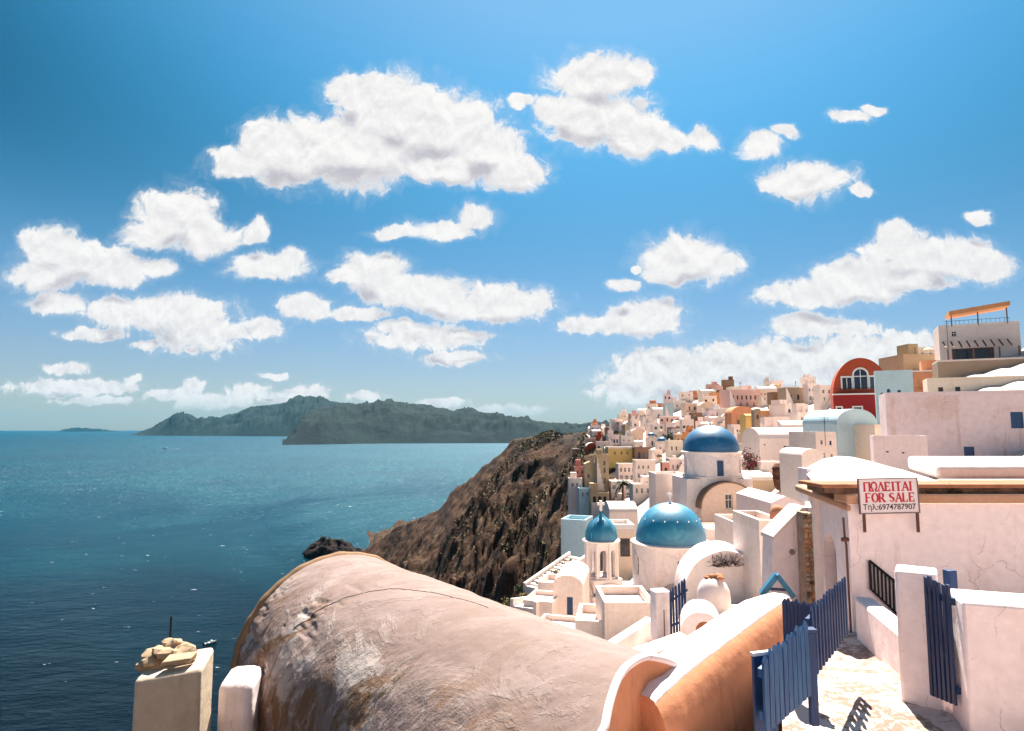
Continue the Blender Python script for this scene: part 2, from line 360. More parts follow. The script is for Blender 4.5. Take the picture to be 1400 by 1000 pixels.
# ------------------------------------------------------------ sea
def make_sea():
    m, t, b = newmat('sea_water'); g = t.node('ShaderNodeNewGeometry').outputs['Position']
    P = t.vmath('MULTIPLY', g, (1, 1, 0))
    big = t.noise(P, .0022, 5, .6, '3D', .8); mid = t.noise(P, .012, 5, .65)
    col = t.mix(t.smooth(big, .35, .68), (.0005, .024, .042), (.0006, .040, .056)); dim_fade = t.smooth(t.math('ADD', t.node('ShaderNodeSeparateXYZ', inp={0: g}).outputs[1], t.math('MULTIPLY_ADD', big, 500.0, -250.0)), 200, 800); col = t.mix(dim_fade, (.0006, .0022, .0042), col)  # near water coloured darker to imitate weaker reflected light
    off = t.node('ShaderNodeSeparateXYZ', inp={0: g}).outputs[1]; open_ = t.smooth(t.math('ADD', off, t.math('MULTIPLY_ADD', big, 1400.0, -700.0)), 150, 1500)   # calm close under the cliff, ruffled out in the bay
    foam_and_glitter = t.noise(t.vmath('MULTIPLY', P, (1, 1.6, 0)), .09, 6, .7)  # white flecks painted into the water for sun glitter
    cap = t.math('MULTIPLY', t.smooth(foam_and_glitter, t.lin(open_, 0, 1, .67, .60), t.lin(open_, 0, 1, .70, .66), 0, .8), t.smooth(mid, .42, .56))
    col = t.mix(cap, col, (.75, .78, .8))  # silvery sparkle put into the water colour
    w1 = t.noise(t.vmath('MULTIPLY', P, (.8, 1.3, 1)), .035, 3, .5); w2 = t.noise(t.vmath('MULTIPLY', P, (.8, 1.4, 1)), .16, 5, .62); w3 = t.noise(P, .9, 3, .6)
    hgt = t.math('ADD', t.math('MULTIPLY', w1, 3.0), t.math('ADD', t.math('MULTIPLY', w2, 1.7), t.math('MULTIPLY', w3, .35)))
    bn = t.node('ShaderNodeBump', inp={'Strength': 1.0, 'Distance': t.lin(open_, 0, 1, .5, 2.2), 'Height': hgt}); 
    fr = t.node('ShaderNodeFresnel', inp={'IOR': 1.33, 'Normal': bn.outputs[0]})
    di = t.node('ShaderNodeBsdfDiffuse', inp={'Color': col})
    gl = t.node('ShaderNodeBsdfGlossy', distribution='BECKMANN', inp={'Color': (.60, .84, .97, 1), 'Roughness': t.lin(open_, 0, 1, .16, .46), 'Normal': bn.outputs[0]})
    mx = t.node('ShaderNodeMixShader', inp={0: t.math('MULTIPLY', fr.outputs[0], .58), 1: di.outputs[0], 2: gl.outputs[0]})
    out = next(n for n in t.n if n.type == 'OUTPUT_MATERIAL'); t.n.remove(b); t.l.new(mx.outputs[0], out.inputs[0])
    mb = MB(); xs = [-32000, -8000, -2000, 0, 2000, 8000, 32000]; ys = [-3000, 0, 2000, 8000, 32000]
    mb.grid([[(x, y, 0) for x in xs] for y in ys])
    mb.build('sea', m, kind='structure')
make_sea()

# ------------------------------------------------------------ islands across the bay
def island(name, label, prof, vb, Y0, depth, nz, mat, seed):
    us = np.linspace(prof[0][0], prof[-1][0], 420); vt = np.interp(us, [p[0] for p in prof], [p[1] for p in prof])
    nt = 44; ts = np.linspace(0, 1, nt); rows = []
    vbs = np.interp(us, [p[0] for p in vb], [p[1] for p in vb])
    for u, v, b_ in zip(us, vt, vbs):
        Y = H * F / (b_ - HV + 1e-6)
        Y = min(Y, Y0 * 1.15)
        Yr = Y + depth * (.25 + .75 * min(1, (b_ - v) / 50))
        zr = max(1.0, H - (v - HV) / F * Yr)
        rows.append((u, Y, Yr, zr))
    P = np.zeros((len(us), nt, 3))
    for i, (u, Y, Yr, zr) in enumerate(rows):
        for j, s in enumerate(ts):
            if s <= .6:
                q = s / .6; y = Y + (Yr - Y) * q; z = zr * (1 - (1 - q) ** 1.7)
            else:
                q = (s - .6) / .4; y = Yr + depth * 1.3 * q; z = zr * (1 - q * 1.03)
            P[i, j] = ((u - 700) / F * y, y, z)
    x, y, z = P[..., 0], P[..., 1], P[..., 2]
    sc_ = 1 / nz
    rid = fbm(x * sc_ * 1.6, y * sc_ * .5, 6, seed, .55, True); f2 = fbm(x * sc_ * 6, y * sc_ * 6, 5, seed + 3, .6)
    env = np.clip(z / (z.max() * .25), 0, 1) * np.where(ts[None, :] < .62, np.sin(np.clip(ts / .6, 0, 1) * math.pi)[None, :] * .9 + .12, .3)
    P[..., 2] = np.where(z > .5, np.maximum(z + env * (rid * .95 + f2 * .4) * nz * .5, -2), z)
    P[:, 0, 2] = -3; P[:, -1, 2] = -3
    MB().grid(P).build(name, mat, smooth=180, label=label, cat='island', kind='structure')
rk_far = rockmat('far_island_rock', (.0012, .010, .013), (.009, .022, .020), (.0004, .003, .005), .06, .8)
island('island', 'low hazy islet far out on the horizon', [(83, 590.2), (92, 587), (110, 585.2), (130, 586.8), (150, 588.6), (165, 590)], [(83, 590.4), (165, 590.4)], 22000, 900, 260, rk_far, 3)
island('island', 'long hazy far island behind the dark headland', [(184, 595), (200, 589), (222, 578), (238, 570), (262, 573), (300, 572.5), (322, 567), (345, 556), (375, 554), (405, 549), (428, 549), (470, 553), (540, 565), (620, 580), (660, 595)], [(184, 595.6), (420, 597), (660, 597)], 11000, 2600, 900, rk_far, 11)
island('headland', 'dark steep headland across the bay with cliffs to the water', [(388, 607), (394, 600), (404, 590), (412, 577), (424, 564), (440, 556), (452, 557), (462, 554), (490, 557), (510, 553), (535, 550), (560, 554), (600, 560), (640, 563), (680, 569), (720, 573), (760, 579), (800, 582), (850, 584), (900, 584), (980, 584)], [(388, 608.5), (520, 606.5), (700, 606), (980, 603)], 5600, 1500, 420, rk_far, 23)

# ------------------------------------------------------------ the caldera slope (terrain)
PROF = {
 -700: [(-40, -4), (4, -4.5), (8, -12), (60, -90), (90, -114), (700, -114)],
 480: [(-40, -4), (4, -4.6), (8, -13), (60, -75), (115, -114), (700, -114)],
 505: [(-40, -4), (4, -4.6), (8, -13), (60, -75), (130, -113), (555, -113), (572, -110.5), (582, -107.5), (592, -110), (610, -114), (700, -114)],
 530: [(-40, -4), (4, -4.6), (8, -12), (60, -75), (140, -113), (490, -112), (530, -104), (568, -92), (590, -112), (700, -114)],
 545: [(-40, -4), (4, -4.6), (8, -12), (60, -75), (140, -113), (450, -112), (500, -103), (560, -83), (590, -112), (700, -114)],
 600: [(-40, -4), (4, -4.6), (9, -12), (60, -72), (150, -108), (300, -98), (400, -85), (470, -72), (520, -63), (560, -112), (700, -114)],
 620: [(-40, -4), (4, -4.6), (10, -11), (60, -70), (150, -100), (260, -90), (340, -77), (420, -60), (490, -48), (530, -112), (700, -114)],
 660: [(-40, -4), (4, -4.6), (12, -10), (45, -25), (70, -65), (150, -92), (240, -76), (330, -60), (400, -43), (450, -26), (500, -110), (700, -114)],
 688: [(-40, -4), (4, -4.6), (15, -10), (48, -18), (75, -60), (150, -84), (225, -66), (300, -51), (365, -31), (425, -18), (470, -80), (530, -114), (700, -114)],
 703: [(-40, -4), (4, -4.5), (15, -9), (50, -18), (58, -24), (90, -75), (160, -80), (220, -62), (300, -50), (360, -30), (415, -8.5), (470, -70), (540, -114), (700, -114)],
 740: [(-40, -4), (4, -4.4), (15, -8), (40, -16), (54, -18.5), (62, -24), (90, -60), (140, -62), (200, -50), (260, -42), (320, -25), (380, -7.5), (405, -6), (450, -60), (520, -114), (700, -114)],
 800: [(-40, -4), (4, -4.2), (12, -6), (40, -14.5), (54, -17), (62, -19), (80, -35), (120, -40), (160, -32), (200, -25), (250, -16), (310, -5), (350, -2.6), (370, -3), (420, -50), (500, -114), (700, -114)],
 830: [(-40, -4), (4, -4.0), (12, -6), (22, -8), (40, -13), (53, -16), (62, -16), (75, -22), (110, -24), (150, -20.5), (178, -20), (250, -9), (330, -3), (370, -3), (420, -50), (500, -100), (700, -114)],
 870: [(-40, -4), (4, -3.8), (12, -5.7), (22, -7.5), (40, -12.5), (53, -16), (64, -14), (75, -15), (110, -17), (170, -17), (215, -10), (250, -6), (335, 5), (370, 3), (420, -30), (500, -80), (700, -110)],
 900: [(-40, -4), (4, -3.6), (12, -5.5), (22, -7.2), (40, -12), (53, -15), (65, -12), (75, -11), (100, -12), (170, -14), (250, -4), (330, 10), (370, 9), (450, -30), (700, -90)],
 950: [(-40, -4), (4, -3.5), (12, -5.2), (25, -7), (40, -11), (55, -13), (70, -11), (85, -10.5), (110, -10.5), (160, -9), (240, 2), (330, 15), (380, 14), (500, -30), (700, -80)],
 1000: [(-40, -4), (4, -3.5), (12, -5), (25, -7), (40, -10), (72, -10.5), (100, -10), (140, -7), (200, 0), (330, 19), (380, 19), (520, -30), (700, -70)],
 1100: [(-40, -3.8), (4, -3.7), (10, -3.9), (20, -5.5), (40, -8), (72, -8.5), (100, -6.5), (140, -2), (200, 5.5), (280, 16), (330, 17), (500, 0), (700, -50)],
 1180: [(-40, -3.8), (4, -3.7), (10, -3.9), (14, -4.0), (22, -4.6), (40, -6), (70, -5), (100, -3), (112, 1), (130, 9), (200, 14), (300, 15), (700, -40)],
 1300: [(-40, -3.8), (4, -3.7), (8, -3.8), (12, -3.9), (22, -4.2), (40, -4), (60, -3.4), (75, 3), (90, 7.5), (110, 9.5), (200, 15), (300, 12), (700, -40)],
 1420: [(-40, -3.8), (4, -3.7), (10, -3.8), (22, -4.0), (40, -2.5), (60, -1), (75, 6), (90, 11), (110, 14), (200, 18), (300, 12), (700, -40)],
 2300: [(-40, -3.8), (10, -3.8), (40, 0), (100, 16), (200, 22), (700, -20)]}
_UK = np.array(sorted(PROF))
_RK = np.interp(_UK, [505, 530, 545, 600, 620, 660, 688, 703, 740, 800, 830], [582, 568, 560, 520, 490, 450, 425, 415, 405, 350, 330])     # how far off the crest stands
def _col(i, Ys, rid):
    """profile i read at distances Ys, slid so that its crest stands at distance rid"""
    a = PROF[_UK[i]]; Ys = np.asarray(Ys, float); Yw = np.where(Ys > 150, 150 + (Ys - 150) * (_RK[i] - 150) / (rid - 150), Ys)
    return np.interp(Yw, [p[0] for p in a], [p[1] for p in a])
def ground_row(u, Ys):
    u = min(max(u, _UK[0]), _UK[-1]); i = min(len(_UK) - 2, int(np.searchsorted(_UK, u, 'right') - 1)); t = (u - _UK[i]) / (_UK[i + 1] - _UK[i]); rid = _RK[i] * (1 - t) + _RK[i + 1] * t
    return _col(i, Ys, rid) * (1 - t) + _col(i + 1, Ys, rid) * t
def ground(u, Y):
    """height above the eye of the bare slope under photo column u at distance Y"""
    return float(ground_row(u, [Y])[0])
def gz(x, Y): return ground(700 + F * x / max(Y, 3), Y) + H
def solveY(u, v, y0=60, y1=420):
    Y = y0
    while Y < y1:
        if ground(u, Y) >= zrel(v, Y): return Y
        Y += 1.0
    return None

def stratarock(name, c1, c2, c3, sc_, bump):
    m = rockmat(name, c1, c2, c3, sc_, bump); t = NT(m.node_tree); b = next(n for n in t.n if n.type == 'BSDF_PRINCIPLED'); src = b.inputs['Base Color'].links[0].from_socket; v = coords(t)
    z = t.node('ShaderNodeSeparateXYZ', inp={0: v}).outputs[2]; w = t.noise(v, .02, 4, .6); zz = t.math('ADD', z, t.math('MULTIPLY', w, 60.0))
    band = t.node('ShaderNodeTexNoise', noise_dimensions='1D', inp={'W': t.math('MULTIPLY', zz, .11), 'Scale': 1.0, 'Detail': 4.0, 'Roughness': .65}).outputs[0]
    c = t.mix(t.smooth(band, .50, .60, 0, .4), src, (.085, .036, .022)); c = t.mix(t.smooth(band, .44, .36, 0, .7), c, (.018, .012, .011))
    nz = t.node('ShaderNodeSeparateXYZ', inp={0: t.node('ShaderNodeNewGeometry').outputs['True Normal']}).outputs[2]
    c = t.mix(t.math('MULTIPLY', t.smooth(nz, .72, .90), t.smooth(t.noise(v, .09, 5, .65), .45, .62, 0, .5)), c, (.105, .070, .036))
    t.l.new(c, b.inputs['Base Color']); return m
def make_terrain():
    us = np.unique(np.concatenate([np.linspace(-700, 470, 18), np.linspace(480, 900, 300), np.linspace(900, 1400, 130), np.linspace(1400, 2300, 14)]))
    Ys = np.unique(np.concatenate([[-40, -10, 2, 4, 6], np.geomspace(7, 60, 60), np.linspace(60, 620, 330), [650, 700]]))
    Z = np.stack([ground_row(u, Ys) for u in us])
    UU, YY = np.meshgrid(us, Ys, indexing='ij'); X = (UU - 700) / F * np.maximum(YY, 4)
    # spurs and gullies running down the cliff towards the water
    cliff = np.clip((850 - UU) / 60, 0, 1) * np.clip((YY - 58) / 30, 0, 1) * np.clip((UU - 470) / 30, 0, 1)
    ca, al = X * .91 - YY * .41, X * .41 + YY * .91
    wa = fbm(X * .02, YY * .02, 3, 77) * 26
    rid = fbm((ca + wa) * .019 + 3, (al + wa) * .007, 5, 5, .5, True); f = fbm(X * .045, YY * .045, 6, 9, .55); ff = fbm(X * .16, YY * .16, 5, 31, .55, True)
    rz = Z[:, (Ys > 150)].max(1)[:, None]; amp = cliff * np.clip((rz - Z) / 30, .16, 1)
    r2 = fbm((ca + wa * .6) * .062, (al + wa) * .036, 5, 91, .55, True)
    Z += amp * (rid * 40 + f * 12 + r2 * 22 + ff * 4.5)
    st = 6.5; q = Z / st + f * 2.2; fl = np.floor(q); fr = q - fl
    Zt = (fl + np.clip((fr - .4) / .35, 0, 1) * .75 + fr * .25 - f * 2.2) * st
    Z = Z + cliff * .28 * (Zt - Z)
    Z += (1 - cliff) * fbm(X * .3, YY * .3, 4, 2) * .25 * np.clip(YY / 20, 0, 1)
    Z = np.maximum(Z, -114)
    P = np.stack([X, YY, Z + H], -1)
    m = stratarock('caldera_rock', (.020, .009, .007), (.060, .028, .016), (.125, .072, .040), 1.0, 1.0)
    MB().grid(P).build('terrain', m, smooth=180, kind='structure')
    return us, Ys, P
TUS, TYS, TP = make_terrain()
def tz(u, Y):
    i = min(len(TUS) - 1, int(np.searchsorted(TUS, u))); j = min(len(TYS) - 1, int(np.searchsorted(TYS, Y))); return TP[i, j]

def sea_rock(name, label, u, vb, w, h, seed, Y=None):
    Y = Y or H * F / (vb - HV); c = at(u, vb, Y); c.z = 0; n = 90
    a = np.linspace(-1, 1, n); A, B = np.meshgrid(a, a, indexing='ij'); r = np.sqrt(A * A + B * B)
    z = h * np.clip(1 - r, 0, 1) ** .55 * (1 + 1.1 * fbm(A * 2.1 + seed, B * 2.1, 5, seed, .5, True)) + np.where(r < 1, fbm(A * 9, B * 9, 4, seed, .6) * h * .12, 0)
    z = np.where(r < .97, z, -1.5)
    P = np.stack([A * w / 2, B * w / 2 * .8, z], -1)
    m = rockmat('dark_sea_rock', (.015, .009, .009), (.028, .018, .016), (.05, .034, .028), 2.0, .9)
    o = MB().grid(P).build(name, m, smooth=180, label=label, cat='rock'); o.location = c
sea_rock('sea_rock', 'black jagged islet standing alone in the water off the cliff tip', 452, 755, 46, 15, 4)
sea_rock('sea_rock', 'small low reddish rock at the seaward foot of the black islet', 423, 752, 13, 3, 8)
sea_rock('sea_rock', 'small low rock between the black islet and the cliff tip', 488, 752, 14, 4, 12)

def make_haze():
    m = bpy.data.materials.new('haze'); m.use_nodes = True; t = NT(m.node_tree); t.n.clear()
    v = t.node('ShaderNodeVolumePrincipled', inp={'Color': (.09, .44, .68, 1), 'Density': 1.35e-5, 'Anisotropy': .0})
    o = t.node('ShaderNodeOutputMaterial'); t.l.new(v.outputs[0], o.inputs['Volume'])
    MB().box(-33000, 33000, -3400, 33000, -8, 900).build('haze', m, kind='stuff')
make_haze()

# ------------------------------------------------------------ windows and doors shared by the houses
_WM = {}
def win_mesh(kind):
    """unit opening filler: x -.5...5, z 0..1, sits at y = 0, a few centimetres deep"""
    if kind in _WM: return _WM[kind]
    fr = {'dark': trimwhite, 'blue': blueshut, 'brown': brownshut, 'green': greenshut, 'void': brownshut}[kind]
    pn = {'dark': glass, 'blue': blueshut, 'brown': glass, 'green': greenshut, 'void': glass}[kind]
    m = MB(); m.cur = 0
    t = .09
    for a in ((-.5, -.5 + t, 0, 1), (.5 - t, .5, 0, 1), (-.5 + t, .5 - t, 1 - t * .7, 1), (-.5 + t, .5 - t, 0, t * .7)): m.box(a[0], a[1], -.05, .0, a[2], a[3])
    if kind != 'void':
        m.box(-.03, .03, -.045, 0, t * .7, 1 - t * .7)
        if kind in ('blue', 'green'):
            for k in range(1, 7): m.box(-.5 + t, .5 - t, -.03, 0, k / 7 - .02, k / 7 + .02)
        else: m.box(-.5 + t, .5 - t, -.04, 0, .58, .62)
    p = MB(); p.quad((-.5, -.005, 0), (.5, -.005, 0), (.5, -.005, 1), (-.5, -.005, 1))
    _WM[kind] = (m.mesh('window', fr), p.mesh('pane', pn)); return _WM[kind]
def put_window(parent, x, z, w, h, kind, y=.2, rz=0.0, door=False, px=None):
    f, p = win_mesh(kind); o = link(f, 'door' if door else 'window', parent, loc=(x, y, z)); link(p, 'leaf' if kind in ('blue', 'green') else 'pane', o); o.scale = (w, 1, h); o.rotation_euler = (0, 0, rz); return o

def extras(t, W, D, Hh, m, roof):
    """what makes each house its own: roof rooms, terraces, outside stairs, railings, awnings"""
    w2 = W / 2; r = random.random
    if roof == 'flat' and r() < .38:
        a = random.uniform(1.4, W * .5); x = random.uniform(-w2 + .2, w2 - a - .2); h = random.uniform(1.6, 2.5); b = MB(); y0 = D * random.uniform(.25, .5)
        b.holed(rect(x, x + a, Hh + .02, Hh + h), [rect(x + a * .35, x + a * .35 + .6, Hh + .3, Hh + min(h - .2, 1.9))], lambda x_, z, d: (x_, y0 + d, z), .15); b.quad((x, y0, Hh + .02), (x, D - .2, Hh + .02), (x, D - .2, Hh + h), (x, y0, Hh + h)); b.quad((x + a, y0, Hh + .02), (x + a, D - .2, Hh + .02), (x + a, D - .2, Hh + h), (x + a, y0, Hh + h)); b.quad((x, y0, Hh + h), (x + a, y0, Hh + h), (x + a, D - .2, Hh + h), (x, D - .2, Hh + h)); b.quad((x + a * .2, y0 + .14, Hh + .1), (x + a * .9, y0 + .14, Hh + .1), (x + a * .9, y0 + .14, Hh + h - .1), (x + a * .2, y0 + .14, Hh + h - .1)); b.build('rooftop_room', m, t)
    if r() < .5:
        dpt, h = random.uniform(1.2, 2.4), random.uniform(.1, .5); b = MB(); x0, x1 = -w2 * random.uniform(.6, 1.1), w2 * random.uniform(.5, 1.1); b.box(x0, x1, -dpt, -.002, -4.5, -.05); b.box(x0, x1, -dpt, -dpt + .18, -.048, h + .35); b.box(x0, x0 + .18, -dpt + .181, -.003, -.048, h + .35); b.build('terrace', limewash if r() < .5 else m, t)
        if r() < .35:
            b = MB(); n = int((x1 - x0) / .5)
            for k in range(n + 1): b.box(x0 + .06 + k * (x1 - x0 - .14) / n, x0 + .1 + k * (x1 - x0 - .14) / n, -dpt + .07, -dpt + .11, h + .352, h + .95)
            b.box(x0, x1, -dpt + .06, -dpt + .12, h + .952, h + 1.02); b.build('railing', random.choice((blackiron, trimwhite, blueshut)), t)
        if r() < .3:
            b = MB(); px_ = random.uniform(x0 + .6, max(x0 + .7, x1 - .6)); b.tube([(px_, -dpt * .5, 0), (px_, -dpt * .5, 2.2)], .035, 5); b.build('parasol_pole', trimwhite, t); b = MB(); b.lathe([(1.1, 1.85), (.55, 2.12), (.001, 2.35)], 8, (px_, -dpt * .5, 0)); b.build('parasol_canopy', pm('cream'), t)
    if r() < .32:
        sg = random.choice((-1, 1)); b = MB(); n = 9; w = .8
        for k in range(n): x = sg * (w2 - .3 - k * .28); b.box(min(x, x - sg * .28), max(x, x - sg * .28), -w, -.004, -4.0, Hh * (n - k) / n * .95)
        b.build('outside_stair', limewash, t)
    if r() < .18:
        b = MB(); x = random.uniform(-w2 * .5, w2 * .3); b.hexa([(x, -1.1, 2.05), (x + 1.6, -1.1, 2.05), (x + 1.6, -.004, 2.4), (x, -.004, 2.4), (x, -1.1, 2.12), (x + 1.6, -1.1, 2.12), (x + 1.6, -.004, 2.47), (x, -.004, 2.47)]); b.build('awning', random.choice((pm('cream'), brownwood, pm('peach'))), t)
    if roof == 'flat' and r() < .2:
        b = MB(); b.lathe([(.35, 0), (.35, .9), (.001, .95)], 10, (random.uniform(-w2 * .6, w2 * .6), D * .6, Hh)); b.build('water_tank', pm('pale grey'), t, smooth=40)
def house(name, label, cat, loc, W, D, Hh, color, rz=0.0, roof='flat', wins=(), side=(), sink=2.5, group=None, roofcol=None, chimney=False, reveal=.22, mat=None, bevel=.05, dome=None, fancy=False):
    """a house standing at loc (centre of its front foot); front faces -y; wins: (x, z, w, h, kind, arched)"""
    t = thing(name, label, cat, loc, rz, group); m = mat or pm(color); w2 = W / 2
    mb = MB(); top = []
    if roof == 'vault_y': r = W / 2; rise = min(r, W * .33); a = np.linspace(0, math.pi, 17); top = [(w2 * math.cos(q), Hh + rise * math.sin(q)) for q in a]
    elif roof == 'gable': top = [(w2, Hh), (0, Hh + W * .22), (-w2, Hh)]
    else: top = [(w2, Hh), (-w2, Hh)]
    outline = [(-w2, -sink), (w2, -sink)] + top
    holes = [arc(w, h, x, z, 7) if ar else rect(x - w / 2, x + w / 2, z, z + h) for x, z, w, h, k, ar in wins]
    mb.holed(outline, holes, lambda x, z, d: (x, d, z), reveal)
    mb.add([(x, D, z) for x, z in outline], [tuple(range(len(outline)))])
    # sides: the left one may have openings too
    sh = [rect(y - w / 2, y + w / 2, z, z + h) for y, z, w, h, k in side]
    mb.holed([(0, -sink), (D, -sink), (D, Hh), (0, Hh)], sh, lambda y, z, d: (-w2 + d, y, z), reveal)
    mb.quad((w2, 0, -sink), (w2, D, -sink), (w2, D, Hh), (w2, 0, Hh))
    mb.build('wall', m, t)
    rm = pm(roofcol) if roofcol else (m if color in ('white', 'pale blue', 'lilac') else (m if random.random() < .55 else limewash))
    rb = MB()
    if roof in ('vault_y', 'gable'):
        ov = .04
        P = [[(x * 1.012, y, z + .012) for x, z in top] for y in (-ov, D + ov)]
        rb.grid(P); rb.grid([[(x * .9, -ov, Hh + (z - Hh) * .9) for x, z in top], [(x * 1.012, -ov, z + .012) for x, z in top]])
        rb.build('roof', rm, t, smooth=50 if roof == 'vault_y' else None)
    elif roof == 'vault_x':
        a = np.linspace(0, math.pi, 13); rise = min(D / 2, W * .3, 1.6)
        poly = [(D / 2 - D / 2 * math.cos(q), Hh + rise * math.sin(q)) for q in a]
        rb.prism(poly, lambda y, z, d: (d, y, z), -w2 + .01, w2 - .01); rb.build('roof', rm, t, smooth=50)
    elif roof == 'dome':
        rb.box(-w2, w2, 0, D, Hh + .002, Hh + .12); rb.build('roof', rm, t)
        r = min(W, D) * (dome or .36); db = MB(); db.lathe([(r, 0), (r, r * .45)], 20, (0, D / 2, Hh + .1)); db.build('drum', m, t, smooth=40)
        db = MB(); db.lathe([(r * 1.04, r * .45)] + [(r * math.cos(q), r * .45 + r * .85 * math.sin(q)) for q in np.linspace(.08, math.pi / 2 - .01, 9)], 24, (0, D / 2, Hh + .1)); db.build('dome', pm(roofcol) if roofcol else dome_blue, t, smooth=60)
    else:
        p = .18; hp = random.uniform(.15, .55)
        for a in ((-w2, w2, 0, p), (-w2, w2, D - p, D), (-w2, -w2 + p, p, D - p), (w2 - p, w2, p, D - p)): rb.box(a[0], a[1], a[2], a[3], Hh, Hh + hp)
        rb.box(-w2 + p, w2 - p, p, D - p, Hh - .1, Hh + .02); rb.build('roof', rm, t)
    if chimney:
        cb = MB(); cx = random.choice((-1, 1)) * W * .3; cy = D * random.uniform(.3, .7)
        cb.box(cx - .25, cx + .25, cy - .25, cy + .25, Hh, Hh + 1.3); cb.box(cx - .32, cx + .32, cy - .32, cy + .32, Hh + 1.3, Hh + 1.42); cb.build('chimney', m, t)
    if fancy: extras(t, W, D, Hh, m, roof)
    for x, z, w, h, k, ar in wins: put_window(t, x, z, w * .995, h * .995, k, reveal * .8, door=(z < .12 and h > 1.5))
    for y, z, w, h, k in side: put_window(t, -w2 + reveal * .8, z, w * .995, h * .995, k, y, -math.pi / 2)
    return t

def hpx(name, label, cat, u0, u1, vt, vb, Y, color, roof='flat', wins='', rz=0.0, depth=None, rise=0, **kw):
    """a house whose front fills columns u0-u1 and rows vt-vb of the photograph at distance Y
       wins: 'kind:u,v_top,w,h[,a]; ...' in photo pixels"""
    s = Y / F * 1.0; uc = (u0 + u1) / 2; loc = at(uc, vb, Y); W = (u1 - u0) * s / max(.6, math.cos(rz)); Hh = (vb - vt) * s
    Dd = depth or max(3.0, W * .9); kw.setdefault('fancy', Y > 95 and cat == 'house' and roof != 'vault_y')
    kw['sink'] = max(kw.get('sink', 2.5), loc.z - H + 1.2 - min(ground(uc, Y - 2), ground(uc, Y + Dd)))
    ws = []
    for w in [q for q in wins.split(';') if q.strip()]:
        k, r = w.strip().split(':'); r = [x.strip() for x in r.split(',')]
        u, v, pw, ph = map(float, r[:4]); ws.append(((u - uc) * s / max(.6, math.cos(rz)), max(.02, (vb - v - ph) * s), pw * s, ph * s, k, len(r) > 4))
    return house(name, label, cat, loc, W, depth or max(3.0, W * .9), Hh, color, rz, roof, ws, **kw)

REG = []                                    # what already fills which pixels: (u0, u1, vt, vb)
MARK = []                                   # landmarks: (u, v, words)
def H_(label, u0, u1, vt, vb, color, roof='flat', wins='', Y=None, rz=0.0, mark=None, cat='house', name=None, **kw):
    Y = Y or solveY((u0 + u1) / 2, vb) or 300
    name = name or {'house': color.replace(' ', '_') + '_house'}.get(cat, cat.replace(' ', '_'))
    REG.append((u0, u1, vt, vb))
    if mark: MARK.append(((u0 + u1) / 2, (vt + vb) / 2, mark))
    return hpx(name, label, cat, u0, u1, vt, vb, Y, color, roof, wins, rz, **kw)

